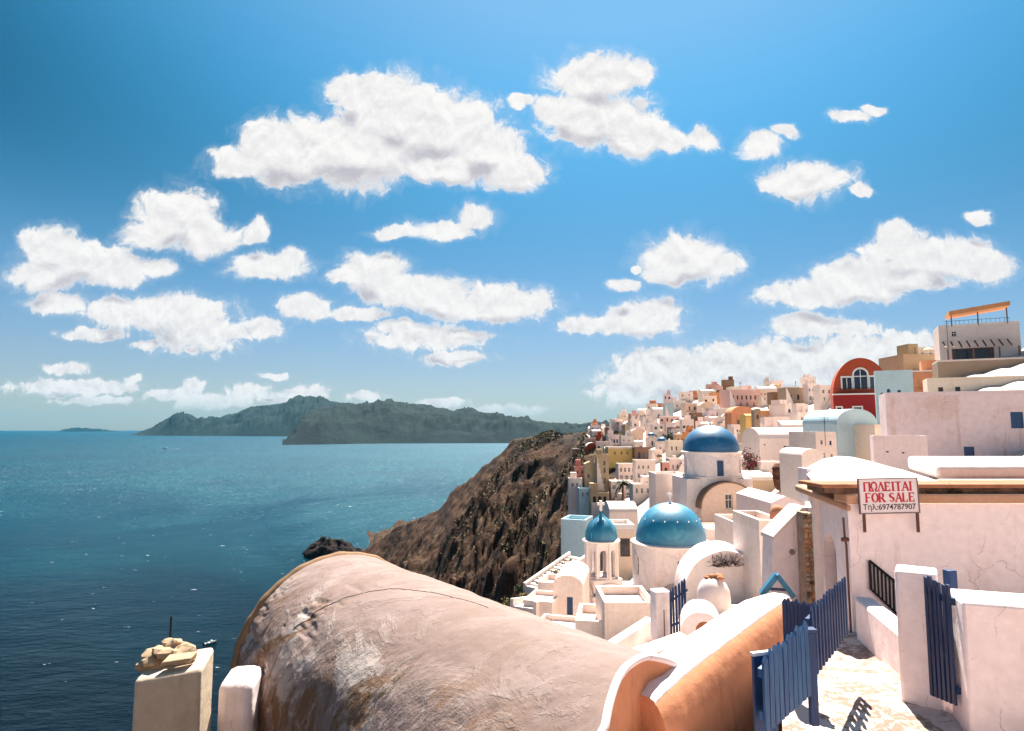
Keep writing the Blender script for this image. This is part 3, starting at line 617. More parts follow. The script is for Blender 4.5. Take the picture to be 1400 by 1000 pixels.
# ------------------------------------------------------------ houses one can pick out in the photograph
def named_houses():
    # the castle point
    H_('lilac white cubic house with small brown rooftop room at the castle point', 831, 848, 596, 613, 'lilac', wins='blue:836,601,2.5,5;blue:840,601,2.5,5;blue:844,601,2.5,5', mark='lilac white castle point house')
    H_('small flat brown rooftop room behind the lilac white castle point house', 831, 847, 586, 597, 'brown', wins='dark:836,589,9,3', Y=330)
    H_('narrow dark red house squeezed beside the lilac white castle point house', 816, 824, 597, 612, 'brick red', wins='dark:820,601,2,4')
    H_('orange peach house at the seaward end of the castle point', 801, 816, 600, 613, 'peach', wins='brown:806,604,2,4;brown:811,604,2,4')
    H_('round fronted red house under the orange peach seaward house', 802, 818, 611, 624, 'brick red', 'vault_y', 'dark:810,616,3,5')
    H_('tan orange house with ruined edge on the cliff shoulder', 784, 800, 615, 625, 'ochre', wins='dark:789,618,2,4;dark:795,618,2,4')
    H_('pale blue white box below the round fronted red house', 800, 811, 625, 636, 'pale blue', wins='dark:803,628,2,3;dark:807,628,2,3')
    H_('tall tan tower house with narrow window pairs', 815, 833, 625, 690, 'tan', wins='void:827,632,2.6,6;void:827,641,2.6,7;void:817.5,645,2.2,5;void:827.5,655,2.2,7;void:824,655,2.2,7;void:817.5,654,2.2,8', Y=172, mark='tan tower house')
    H_('tan house with orange sunlit gable leaning on the tan tower house', 800, 815, 636, 690, 'tan', 'gable', 'void:805,650,3,5', Y=173)
    H_('low tan arcade at the foot of the tan tower house', 807, 833, 675, 690, 'tan', wins='void:813,679,4,9,a;void:820,679,4,9,a;void:827,679,4,9,a', Y=166)
    H_('long mustard yellow house above the arcaded white hotel', 832, 865, 614, 640, 'yellow', wins='void:841,618,2,4;void:850,618,2,4;void:858,618,2,4', mark='mustard yellow house')
    H_('peach cottage with brown openings in front of the mustard yellow house', 827, 845, 617, 630, 'peach', 'vault_x', 'void:832,620,2,5;void:838,620,2,5')
    H_('rust red ruined house behind the mustard yellow house', 849, 866, 597, 613, 'pale grey', wins='dark:853,601,2,3;dark:860,601,2,3')
    H_('white hotel with two storeys of dark arches over the palm', 846, 872, 636, 660, 'white', wins='dark:849.5,640,3,6,a;dark:855,640,3,6,a;dark:860.5,640,3,6,a;dark:866,640,3,6,a;dark:850,650,4,7,a;dark:857,650,4,7,a;dark:864,650,4,7,a', mark='arcaded white hotel')
    H_('taller white hotel wing with arched windows and stepped roof', 870, 897, 632, 665, 'white', wins='dark:874,637,2.5,5,a;dark:880,637,2.5,5,a;dark:887,637,2.5,5,a;dark:874,648,3,6,a;dark:882,648,3,6,a;dark:890,648,3,6,a;blue:876,657,3,7;dark:886,657,4,7', mark='taller hotel wing')
    H_('white terrace block with railings under the taller hotel wing', 866, 897, 664, 684, 'white', wins='dark:871,668,3,7;dark:878,668,3,7;dark:886,668,3,7;dark:892,668,3,7')
    H_('white terrace block with balcony openings behind the palm trunk', 836, 866, 660, 684, 'white', wins='dark:840,664,5,6;dark:848,664,3,6;dark:858,664,5,6;dark:842,674,3,7;dark:859,674,4,8')
    H_('brown walled house with a dark verandah over the white hotel', 868, 890, 614, 632, 'brown', wins='void:874,619,4,9;void:880,619,4,9;void:886,619,3,9', mark='dark verandah house')
    H_('white cube house beside the dark verandah house', 890, 906, 617, 634, 'white', wins='dark:895,621,2,5;dark:901,621,2,4')
    H_('tan rubble house right behind the pink bell tower', 914, 934, 605, 626, 'cream', wins='brown:919,611,2,5;brown:925,611,2,5')
    H_('tan block with tall brown shutters left of the orange red house', 924, 937, 595, 616, 'tan', wins='brown:928,600,2,8;brown:933,600,2,8')
    H_('orange red house with slim windows above the blue church dome', 937, 953, 592, 612, 'orange', wins='dark:941,597,1.6,6;dark:945,597,1.6,6;dark:949,597,1.6,6', mark='orange red house')
    H_('peach cave house with a low rounded roof at the slope edge', 864, 880, 592, 608, 'peach', 'vault_y', 'dark:869,600,2,5;dark:875,600,2,5')
    H_('small white chapel with a little blue dome on a white drum', 885, 899, 599, 613, 'white', 'dome', 'blue:892,603,2.5,6,a', cat='chapel', mark='little blue domed chapel', dome=.42)
    H_('white house topped by a dark blue vault below the little domed chapel', 899, 915, 607, 619, 'white', 'dome', 'dark:903,611,2,4', cat='chapel', dome=.46, name='vaulted_chapel')
    H_('pale pink two storey block stacked on the cliff rim', 786, 800, 640, 656, 'rose', wins='brown:790,644,2,4;brown:796,644,2,4', Y=176)
    H_('white house with stairs tumbling down the cliff below the pale pink block', 778, 796, 657, 676, 'white', wins='dark:783,661,3,5;dark:789,661,2,5', Y=172)
    H_('pale blue white house lowest on the cliff edge above the ravine', 792, 808, 670, 688, 'pale blue', wins='dark:797,674,2,6;dark:803,674,2,4', Y=168)
    # skyline
    H_('grey white house ending the skyline above the slope edge', 879, 899, 571, 586, 'pale grey', wins='dark:884,576,2,4;dark:890,576,2,4')
    H_('narrow white skyline tower with stepped top', 909, 921, 553, 578, 'pale blue', wins='dark:913,560,2,4', mark='narrow white skyline tower')
    H_('grey white block on the skyline beside the narrow white tower', 920, 938, 549, 562, 'pale grey', wins='dark:926,553,2,4;dark:932,553,2,4')
    H_('peach long house on the skyline with pink trim', 937, 961, 552, 566, 'peach', wins='brown:943,556,2,5;brown:950,556,2,5;brown:956,556,2,5')
    H_('cream skyline cottage left of the terracotta church', 959, 977, 537, 551, 'cream', 'vault_x', 'dark:964,541,2,4;dark:971,541,2,4')
    H_('terracotta church with small roof dome and white arch over its door', 976, 998, 537, 556, 'orange', 'dome', 'dark:987,547,3.5,7,a;dark:981,541,2,4;dark:993,541,2,4', cat='church', roofcol='brown', dome=.2, mark='terracotta skyline church')
    H_('pink mansion with a long row of dark windows on the ridge', 997, 1041, 533, 559, 'pink', wins=';'.join(f'brown:{u},541,2.2,5.5' for u in range(1003, 1040, 6)) + ';' + ';'.join(f'dark:{u},550,2.2,6,a' for u in range(1004, 1040, 9)), mark='pink ridge mansion')
    H_('recessed top storey of the pink ridge mansion with flat roof', 1001, 1028, 529, 535, 'cream', wins='', Y=316, name='penthouse', cat='rooftop room')
    H_('pale house with a big white double arch next to the mansion', 1040, 1057, 541, 557, 'peach', wins='dark:1045,544,4.5,9,a;dark:1052,544,4.5,9,a')
    H_('brown stone ruin with black doorways on the ridge', 1057, 1078, 537, 559, 'brown', wins='void:1062,546,3,8;void:1071,546,3,8', mark='brown ridge ruin')
    H_('tall rust brown ruined wall beside the brown ridge ruin', 1074, 1101, 530, 558, 'stone', wins='void:1081,540,4,8;void:1092,540,3,7')
    H_('white stepped tower block just left of the red dome', 1122, 1144, 528, 560, 'white', wins='dark:1127,533,3,5;dark:1135,533,3,5;dark:1128,543,2,5;dark:1138,543,3,5')
    # the middle of the slope
    H_('grey white house with three dark windows under the terracotta church', 976, 1002, 560, 576, 'pale grey', wins='dark:981,564,2,7;dark:987,566,2,5;dark:994,566,2,5')
    H_('ochre church facade with three dark arched openings', 1001, 1032, 566, 593, 'ochre', 'vault_y', 'void:1010,574,3.5,7,a;void:1016,573,4,8,a;void:1022,574,3.5,7,a', cat='church', mark='ochre arched church', name='arched_church')
    H_('white facade with three slim blue arched windows under the ochre church', 1001, 1017, 583, 611, 'white', wins='blue:1005,588,2.5,8,a;blue:1009,588,2.5,8,a;blue:1013,588,2.5,8,a;dark:1006,601,3,7;dark:1012,601,3,7', mark='blue arched white facade')
    H_('mustard block between the ochre church and the brown belfry', 1020, 1033, 570, 589, 'yellow', 'vault_x', '', Y=118)
    H_('slim brown belfry with rounded top beside the mustard block', 1032, 1041, 562, 592, 'stone', 'vault_y', 'void:1036.5,567,3,6,a;dark:1036.5,584,3,4', cat='belfry', Y=112, mark='brown belfry', depth=1.4)
    H_('long low house with orange terrace roof right of the brown belfry', 1041, 1073, 562, 574, 'orange', wins='dark:1049,567,3,5;dark:1060,567,5,5', roofcol='peach')
    H_('white house with a long shaded porch under the orange terrace', 1060, 1092, 571, 592, 'white', wins='void:1068,575,12,4;dark:1086,584,4,4')
    H_('white house with flat awning right of the shaded porch', 1092, 1122, 566, 592, 'white', wins='dark:1098,571,4,5;dark:1108,571,4,5;dark:1104,582,4,4')
    H_('pink plastered wall house with flowering shrub at its foot', 1016, 1039, 594, 617, 'pink', wins='brown:1033,599,2.5,8', mark='pink plastered house')
    H_('pale green white house with a dark square window by the flowers', 1036, 1058, 606, 650, 'pale blue', wins='dark:1047,639,9,7;dark:1048,613,2,2', Y=96)
    H_('big white vaulted house with a dark louvred door', 1040, 1126, 601, 640, 'white', 'vault_x', 'dark:1078,609,12,21;dark:1047,608,2.5,2', Y=92, mark='big white vaulted house', depth=7)
    H_('white house with blue striped parapet behind the big vaulted house', 1038, 1074, 588, 602, 'white', wins='blue:1055,592,24,3;dark:1070,592,3,4', Y=104)
    # around the upper church
    H_('pink bell tower with three stepped tiers and red cap', 906, 916, 634, 668, 'rose', wins='void:911,640,4,8,a;brown:911,653,4,8,a', Y=118, cat='bell tower', depth=1.6, mark='pink bell tower')
    H_('white house with two slim windows between bell tower and church', 916, 936, 631, 662, 'white', wins='dark:921,636,2,6;dark:927,636,2,6;brown:924,648,3,8', Y=122)
    H_('low pink white terrace house left of the upper church', 897, 936, 652, 676, 'white', wins='', Y=80, depth=4)
    H_('beige barrel vaulted storeroom right of the upper church', 1020, 1059, 658, 690, 'tan', 'vault_x', '', Y=82, depth=5, roofcol='cream')
    # red dome and right of it
    H_('orange plastered house with two small windows under the roof terrace', 1240, 1296, 508, 545, 'ochre', wins='dark:1287,516,4,5;dark:1293,516,3,5', Y=96, rz=R(-28), mark='orange plastered house')
    H_('long tan wall house with flat roof below the tavern terrace', 1236, 1302, 487, 512, 'tan', wins='void:1262,498,10,4', Y=104)
    H_('beige house with a rooftop balustrade on the right skyline', 1252, 1292, 478, 492, 'cream', wins='dark:1262,481,4,5;dark:1273,481,4,5;dark:1283,481,4,5', Y=124)
    H_('cream roof house with a curved corner beneath the tavern', 1296, 1345, 527, 548, 'peach', 'vault_x', 'brown:1315,533,10,8;brown:1330,533,10,8', Y=88)
    H_('grey stone retaining wall holding up the tavern terrace', 1304, 1420, 492, 550, 'stone', wins='', Y=84, depth=5, rz=R(-26), name='retaining_wall', cat='wall', roofcol='pale grey')
    H_('cream terrace block stepping right below the stone retaining wall', 1290, 1420, 520, 552, 'cream', wins='brown:1304,528,6,8;brown:1322,528,6,8', Y=76, depth=4, rz=R(-26))
    H_('pale blue house with small pierced openings next to the red dome', 1206, 1246, 509, 592, 'pale blue', wins='blue:1213,537,4,9,a;blue:1220,532,4,8,a;blue:1231,534,4,8;blue:1213,549,4,7;blue:1221,546,5,10;blue:1234,549,3,6', Y=90, rz=R(-28), depth=3, mark='pale blue pierced house')
named_houses()

def pergola_house():
    t = H_('white tavern house with roof terrace under an orange awning', 1302, 1384, 444, 530, 'pale grey', wins='void:1336,475,48,24;dark:1318,450,6,8', Y=92, depth=6, mark='tavern terrace', name='tavern', cat='tavern', rz=R(-27))
    s = 92 / F
    b = MB()
    for k in range(15): x = -3.7 + k * .53; b.tube([(x, .3, 9.0), (x, .3, 9.9)], .02, 5)
    b.tube([(-3.75, .3, 9.9), (3.75, .3, 9.9)], .03, 6); b.build('railing', blackiron, t)
    b = MB(); b.hexa([(-3.4, -.2, 10.7), (3.9, -.2, 11.6), (3.9, 4, 11.6), (-3.4, 4, 10.7), (-3.4, -.2, 11.3), (3.9, -.2, 12.2), (3.9, 4, 12.2), (-3.4, 4, 11.3)]); b.build('awning', pm('orange'), t)
    for x in (-3.2, 0, 3.4):
        b = MB(); b.box(x, x + .14, 0, .14, 9.0, 11.0 + x * .1); b.build('post', brownwood, t)
    for k in range(9):
        b = MB(); z = 6.5 - k * .02; y = -2.2 + k * .02
        x = -4.4 + k * .95; b.hexa([(x, -2.4, 5.6), (x + .16, -2.4, 5.6), (x + .16, -.02, 6.7), (x, -.02, 6.7), (x, -2.4, 5.75), (x + .16, -2.4, 5.75), (x + .16, -.02, 6.85), (x, -.02, 6.85)]); b.build('rafter', brownwood, t)
    for x in (-4.2, -1.2, 1.8, 4.0):
        b = MB(); b.box(x, x + .18, -2.4, -2.22, 2.2, 5.55); b.build('pergola_post', brownwood, t)
pergola_house()

# ------------------------------------------------------------ the many other houses on the slope
def filler():
    cnt = {}; rows = [(Y, 0) for Y in (334, 325, 316, 307, 298, 289, 280, 271, 262, 253, 244, 235, 226, 217, 208, 200, 192, 184, 176, 168, 160, 152, 145, 138, 131, 125, 119, 113, 107, 101, 96)]
    out = []; occ = []
    for Y, _ in rows:
        ulo = np.interp(Y, [99, 125, 150, 175, 210, 250, 300, 340], [898, 892, 885, 842, 822, 812, 806, 800]); uhi = np.interp(Y, [99, 125, 150, 200, 300, 340], [1040, 1128, 1136, 1142, 1142, 1142])
        if Y > 300: uhi = 1142
        u = ulo + random.uniform(0, 8)
        while u < uhi:
            Wm = random.choice((3.4, 4.2, 5, 6, 7.5)) * random.uniform(.9, 1.1); w = Wm * F / Y
            Hm = random.choice((3.0, 3.2, 3.6, 5.8, 6.2)); h = Hm * F / Y; uc = u + w / 2
            yy = Y + random.uniform(-4, 4); g = ground(uc, yy); vb = HV - g / yy * F; vt = vb - h
            bad = any(a < uc + w * .25 and b > uc - w * .25 and c < vb - h * .4 and d > vt + h * .45 for a, b, c, d in REG)
            if not bad: out.append((uc, vt, vb, w, Hm, Wm, yy))
            u += w * random.uniform(1.0, 1.3)
    # seen from the eye, nearest first: leave out what is wholly behind nearer houses
    seen = []
    cover = np.zeros((500, 700), bool)
    def fillc(u0, u1, v0, v1): cover[max(0, int(v0) - 400):max(0, int(v1) - 400), max(0, int(u0) - 700):max(0, int(u1) - 700)] = True
    for r in REG: fillc(*r)
    for r in ((930, 1022, 588, 700), (860, 975, 682, 760), (1140, 1215, 488, 600), (1150, 1240, 556, 640)): fillc(*r)
    for it in sorted(out, key=lambda q: q[6]):
        uc, vt, vb, w, Hm, Wm, yy = it
        a = cover[max(0, int(vt) - 400):max(1, int(vb) - 400), max(0, int(uc - w / 2) - 700):max(1, int(uc + w / 2) - 700)]
        if a.size and a.mean() < .80: seen.append(it)
        fillc(uc - w / 2, uc + w / 2, vt, vb + 4)
    cols = ['white'] * 9 + ['pale grey'] * 3 + ['cream'] * 3 + ['peach'] * 3 + ['pink', 'tan', 'yellow', 'lilac', 'ochre', 'pale blue', 'rose', 'brown']
    used = set()
    ords = ('', 'second ', 'third ', 'fourth ', 'fifth ', 'sixth ', 'seventh ', 'eighth ', 'ninth ', 'tenth ')
    for uc, vt, vb, w, Hm, Wm, yy in seen:
        c = random.choice(cols); roof = random.choice(('flat', 'flat', 'flat', 'vault_x', 'vault_y')); two = Hm > 5
        if two: roof = 'flat'
        n = random.choice((1, 2, 2, 3)) if Wm < 6.5 else random.choice((2, 3, 3, 4))
        k = random.choice(('dark', 'dark', 'dark', 'blue', 'brown', 'green')); ws = []
        for f_ in range(2 if two else 1):
            for i in range(n):
                x = (i + .5) / n * Wm - Wm / 2 + random.uniform(-.18, .18); dr = (f_ == 0 and i == n // 2 and random.random() < .6)
                ws.append((x, f_ * 2.9 + (.05 if dr else random.uniform(.8, 1.2)), random.uniform(.55, 1.05), 2.05 if dr else random.uniform(.7, 1.4), k, random.random() < .25))
        col = {'dark': 'dark', 'blue': 'blue shuttered', 'brown': 'brown framed', 'green': 'green shuttered'}[k]
        du = [(math.hypot(m[0] - uc, (m[1] - vb) * 1.3), m) for m in MARK]; du.sort(key=lambda q: q[0])
        num = ('one', 'two', 'three', 'four')[n - 1]
        rf = {'flat': 'flat roofed', 'vault_x': 'barrel roofed', 'vault_y': 'vault fronted'}[roof]; fl = 'two storey' if two else 'low'
        done = None
        for d, m in du[:5]:
            dx, dy = uc - m[0], (vt + vb) / 2 - m[1]
            dirs = [('above' if dy < 0 else 'below')] if abs(dy) > abs(dx) * .6 else [('left of' if dx < 0 else 'right of')]
            key = (c, rf, fl, num, m[2], dirs[0])
            if key not in used:
                used.add(key); done = f"{fl} {c} {rf} house with {num} {col} {'window bay' if n == 1 else 'window bays'} {dirs[0]} the {m[2]}"; break
        if not done: done = f"{fl} {c} {rf} house, {num} {col} bays, {'far above' if uc % 2 < 1 else 'well beyond'} the {du[0][1][2]}"
        lw = done.split(); done = ' '.join(lw[:16])
        house(c.replace(' ', '_') + '_house', done, 'house', at(uc, vb, yy), Wm, Wm * random.uniform(.8, 1.1), Hm, c, R(random.uniform(-24, 14)), roof, ws, group='houses stepping up the village slope', chimney=random.random() < .18, sink=4.5, fancy=True)
    return len(seen)
NFILL = filler(); print('filler houses', NFILL)

# ------------------------------------------------------------ lanes and paved ground between the houses
def village_ground():
    m, t, b = newmat('whitewashed_paving'); v = coords(t)
    vo = t.node('ShaderNodeTexVoronoi', feature='DISTANCE_TO_EDGE', inp={'Vector': v, 'Scale': 1.6, 'Randomness': 1.0})
    n = t.noise(v, .5, 6, .65); n2 = t.noise(v, 7, 5, .6)
    c = t.mix(t.smooth(n, .4, .65), (.60, .48, .41), (.42, .31, .24)); c = t.mix(t.smooth(vo.outputs['Distance'], .10, .05, 0, .8), c, (.70, .60, .53))
    c = t.mix(t.smooth(n2, .5, .7, 0, .5), c, (.66, .55, .48)); t.l.new(c, b.inputs['Base Color']); b.inputs['Roughness'].default_value = .9
    bn = t.node('ShaderNodeBump', inp={'Strength': .5, 'Distance': .05, 'Height': t.math('ADD', n2, vo.outputs['Distance'])}); t.l.new(bn.outputs[0], b.inputs['Normal'])
    us = np.linspace(0, 1, 90); Ys = np.geomspace(12.7, 345, 110); P = []
    for Y in Ys:
        u0 = float(np.interp(Y, [12.7, 40, 56, 75, 110, 175, 250, 345], [700, 735, 752, 868, 872, 842, 815, 800])); row = []
        for s_ in us:
            u = u0 + (1800 - u0) * s_ ** 1.5; g = ground(u, Y); x = (u - 700) / F * Y
            row.append((x, Y, H + g + .30 + .12 * math.sin(x * 1.7 + Y) * min(1, Y / 30)))
        P.append(row)
    MB().grid(P).build('path', m, smooth=180, kind='structure')
village_ground()

# ------------------------------------------------------------ small builders
def cross(mb, c, s):
    x, y, z = c; a = s * .13
    mb.box(x - a, x + a, y - a, y + a, z, z + s); mb.box(x - s * .36, x - a - .002, y - a, y + a, z + s * .55, z + s * .8); mb.box(x + a + .002, x + s * .36, y - a, y + a, z + s * .55, z + s * .8)
def bush(name, label, loc, rx, ry, rz, n, leaf, mat, group=None, cat='bush', seed=0, stem=True, up=.35):
    t = thing(name, label, cat, loc, 0, group); r = np.random.default_rng(seed + 5); mb = MB()
    blobs = [(r.uniform(-.55, .55), r.uniform(-.55, .55), r.uniform(.15, .75), r.uniform(.28, .5)) for _ in range(9)]
    for i in range(n):
        b = blobs[i % 9]; d = r.normal(size=3); d /= np.linalg.norm(d); q = b[3] * r.uniform(.55, 1.05)
        p = Vector(((b[0] + d[0] * q) * rx, (b[1] + d[1] * q) * ry, max(0.02, (b[2] + d[2] * q * .8)) * rz))
        a = Vector(r.normal(size=3)).normalized(); a.z += up; a.normalize(); c = a.cross(Vector(r.normal(size=3))).normalized(); l = leaf * r.uniform(.6, 1.4)
        mb.add([p, p + a * l * .5 + c * l * .28, p + a * l, p + a * l * .5 - c * l * .28], [(0, 1, 2, 3)])
    mb.build('foliage', mat, t)
    if stem:
        sb = MB()
        for k in range(4):
            x, y = r.uniform(-.4, .4, 2); sb.tube([(0, 0, -.5), (x * rx * .4, y * ry * .4, rz * .25), (x * rx, y * ry, rz * .6)], .02 * max(rx, rz) + .008, 5, r1=.006)
        sb.build('stem', brownwood, t)
    return t
def blob_mesh(mb, c, r, seed, n=14, amp=.35, sq=(1, 1, 1)):
    """an irregular rounded stone"""
    th = np.linspace(0, math.pi, n); ph = np.linspace(0, 2 * math.pi, n * 2 + 1); T, Pp = np.meshgrid(th, ph, indexing='ij')
    x, y, z = np.sin(T) * np.cos(Pp), np.sin(T) * np.sin(Pp), np.cos(T)
    k = 1 + amp * (fbm(x * 1.7 + seed + z * .9, y * 1.7 - z * 1.3 + seed, 4, seed, .55)) * 2
    mb.grid(np.stack([c[0] + x * k * r * sq[0], c[1] + y * k * r * sq[1], c[2] + z * k * r * sq[2]], -1))

# ------------------------------------------------------------ the two blue domed churches
def dome_profile(r, h, n=14): return [(r * math.cos(q) ** .92 if q < 1.57 else 0.001, h * math.sin(q)) for q in np.linspace(0, math.pi / 2, n)]
def church_one():
    Yc = 60.4; c = at(917, 740, Yc); c.z = H - 13.8
    t = thing('domed_church', 'white round church with the nearer large teal dome behind the blue belfry', 'church', c)
    MARK.append((917, 740, 'teal church dome'))
    mb = MB(); R0 = 3.52; n = 64; hts = 3.35
    wins = [(-90, .34), (-134, .30), (-46, .30), (-170, .3), (-10, .3)]
    # drum with arched window recesses: a curved sheet with cut openings
    def wall(x, z, d): a = x / R0; return ((R0 - d) * math.cos(a), (R0 - d) * math.sin(a), z)
    segs = 5; edges = [-90 + 72 * (k - .5) for k in range(6)]
    for k in range(5):
        a0, a1 = R(edges[k]), R(edges[k + 1]); m_ = 14; top = [(R0 * (a1 + (a0 - a1) * i / m_), hts) for i in range(m_ + 1)]; bot = [(R0 * (a0 + (a1 - a0) * i / m_), -3.0) for i in range(m_ + 1)]
        mb.holed(bot + top, [arc(.62, 1.75, R0 * (a0 + a1) / 2, .75, 9)], wall, .30)
    mb.build('wall', churchwhite, t, smooth=30)
    for k in range(5):
        a = R(edges[k] + 36); o = put_window(t, (R0 - .26) * math.cos(a), .75, .62, 1.7, 'dark', (R0 - .26) * math.sin(a), a + math.pi / 2); o.name = 'window'
    mb = MB(); mb.lathe([(R0, hts - .02), (R0 + .09, hts + .03), (R0 + .10, hts + .14), (3.34, hts + .22), (3.2, hts + .24)], n); mb.build('cornice', limewash, t, smooth=50)
    mb = MB(); mb.lathe([(r, z + hts + .2) for r, z in dome_profile(3.16, 3.42, 20)], n); mb.build('dome', dome_teal, t, smooth=180)
    mb = MB(); cross(mb, (0, 0, hts + 3.95), .62); mb.lathe([(.001, hts + 3.95), (.13, hts + 3.85), (.16, hts + 3.7), (.3, hts + 3.58)], 12); mb.build('cross', trimwhite, t)
    st = MB()
    for k in range(14):                                        # small climbing studs on the dome shell
        a = R(-90 + (k - 7) * 24); q = .62; r_, z_ = 3.16 * math.cos(q) ** .92, 3.42 * math.sin(q)
        st.box(-.05, .05, -.05, .05, 0, .12, Matrix.Translation((r_ * math.cos(a) * .995, r_ * math.sin(a) * .995, z_ + hts + .17)))
    st.build('stud', trimwhite, t)
    # nave in front: a low vaulted body with an arched front
    mb = MB(); w2 = 3.3; y0 = -5.0; a = np.linspace(0, math.pi, 21); prof = [(-w2, -4.5), (w2, -4.5)] + [(w2 * math.cos(q), -1.5 + 1.7 * math.sin(q)) for q in a]
    mb.prism(prof, lambda x, z, d: (x + .1, d, z), y0, 1.0); mb.build('nave', churchwhite, t, smooth=40)
    mb = MB(); mb.grid([[((w2 + k) * math.cos(q) + .1, y, -1.5 + (1.7 + k) * math.sin(q)) for q in a] for y, k in ((y0 - .08, .0), (y0 - .08, .16), (y0 + .5, .16), (y0 + .5, .0))]); mb.build('arch_moulding', limewash, t, smooth=40)
    mb = MB(); mb.box(2.9, 5.6, -3.6, 2, -4.5, .2); mb.build('side_chapel', churchwhite, t, bevel=.1)
    mb = MB(); mb.box(-4.4, -2.7, -2.5, 2, -4.5, -.5); mb.build('buttress', churchwhite, t, bevel=.12)
church_one()

def church_two():
    Yc = 75; c = at(973, 652, Yc)
    t = thing('domed_church', 'white upper church with a smaller blue dome above a rounded peach gable', 'church', c); MARK.append((973, 606, 'upper blue dome'))
    s = Yc / F; R0 = 3.30; hts = 2.75; mb = MB()
    def wall(x, z, d): a = x / R0; return ((R0 - d) * math.cos(a), (R0 - d) * math.sin(a), z)
    cen = [-90, -142, -38, -200, 22, 90]
    for k in range(6):
        a0, a1 = R(-90 - 26 + 52 * k), R(-90 + 26 + 52 * k)
        if k == 5: a0, a1 = R(-90 - 26 + 52 * 5), R(-90 - 26 + 360)
        m_ = 10; top = [(R0 * (a1 + (a0 - a1) * i / m_), hts) for i in range(m_ + 1)]; bot = [(R0 * (a0 + (a1 - a0) * i / m_), -2.6) for i in range(m_ + 1)]
        mb.holed(bot + top, [arc(.5, 1.6, R0 * (a0 + a1) / 2, .55, 7) if k else rect(-.38 + R0 * R(-90), .38 + R0 * R(-90), .3, 2.0)], wall, .3)
    mb.build('wall', churchwhite, t, smooth=30)
    for k in range(6):
        a = R(-90 + 52 * k) if k < 5 else R((-116 + 260 - 116 + 360) / 2)
        put_window(t, (R0 - .26) * math.cos(a), .3 if k == 0 else .55, .76 if k == 0 else .5, 1.7 if k == 0 else 1.6, 'blue' if k == 0 else 'dark', (R0 - .26) * math.sin(a), a + math.pi / 2)
    mb = MB(); mb.lathe([(R0, hts), (R0 + .1, hts + .05), (R0 + .1, hts + .14), (3.2, hts + .2)], 56); mb.lathe([(R0 + .001, .02), (R0 + .14, .05), (R0 + .14, .16), (R0 + .001, .2)], 56); mb.build('cornice', limewash, t, smooth=50)
    mb = MB(); mb.lathe([(r, z + hts + .18) for r, z in dome_profile(3.17, 2.95, 18)], 56); mb.build('dome', dome_blue, t, smooth=180)
    mb = MB(); cross(mb, (0, 0, hts + 3.3), .5); mb.lathe([(.001, hts + 3.35), (.14, hts + 3.25), (.3, hts + 3.08)], 12); mb.build('cross', trimwhite, t)
    # square base, rounded gable and side annexe
    mb = MB(); mb.box(-3.6, 3.75, -2.6, 4, -6, -.02); mb.build('base', churchwhite, t, bevel=.08)
    pe = plaster('peach_church_plaster', (.84, .60, .47), (.62, .40, .30), .4, .7, .2, streak=.3)
    a = np.linspace(0, math.pi, 25); cx, w2, z0, rise = .45, 3.0, -3.1, 2.75
    mb = MB(); mb.holed([(cx - w2, -6), (cx + w2, -6)] + [(cx + w2 * math.cos(q), z0 + rise * math.sin(q)) for q in a], [rect(.05, .83, -3.15, -1.5)], lambda x, z, d: (x, -4.4 + d, z), .3)
    mb.prism([(cx - w2, -6), (cx + w2, -6)] + [(cx + w2 * math.cos(q), z0 + rise * math.sin(q)) for q in a], lambda x, z, d: (x, d, z), -4.4, -2.6, caps=False); mb.build('gable', pe, t)
    put_window(t, .44, -3.15, .76, 1.63, 'dark', -4.15)
    mb = MB(); mb.grid([[(cx + (w2 + k) * math.cos(q), y, z0 + (rise + k) * math.sin(q)) for q in a] for y, k in ((-4.46, .0), (-4.46, .16), (-2.5, .16), (-2.5, .0))]); mb.build('arch_moulding', pm('brown'), t, smooth=40)
    mb = MB(); x0, x1 = cx + w2 + .003, 7.1
    mb.holed(rect(x0, x1, -6.2, -1.75), [rect(5.95, 6.75, -3.85, -2.95)], lambda x, z, d: (x, -4.2 + d, z), .3)
    mb.quad((x1, -4.2, -6.2), (x1, 2, -6.2), (x1, 2, -2.2), (x1, -4.2, -1.75)); mb.quad((x0, -4.2, -1.75), (x1, -4.2, -1.75), (x1, 2, -2.2), (x0, 2, -1.75)); mb.build('annexe', pe, t)
    put_window(t, 6.35, -3.85, .78, .9, 'dark', -4.0)
church_two()

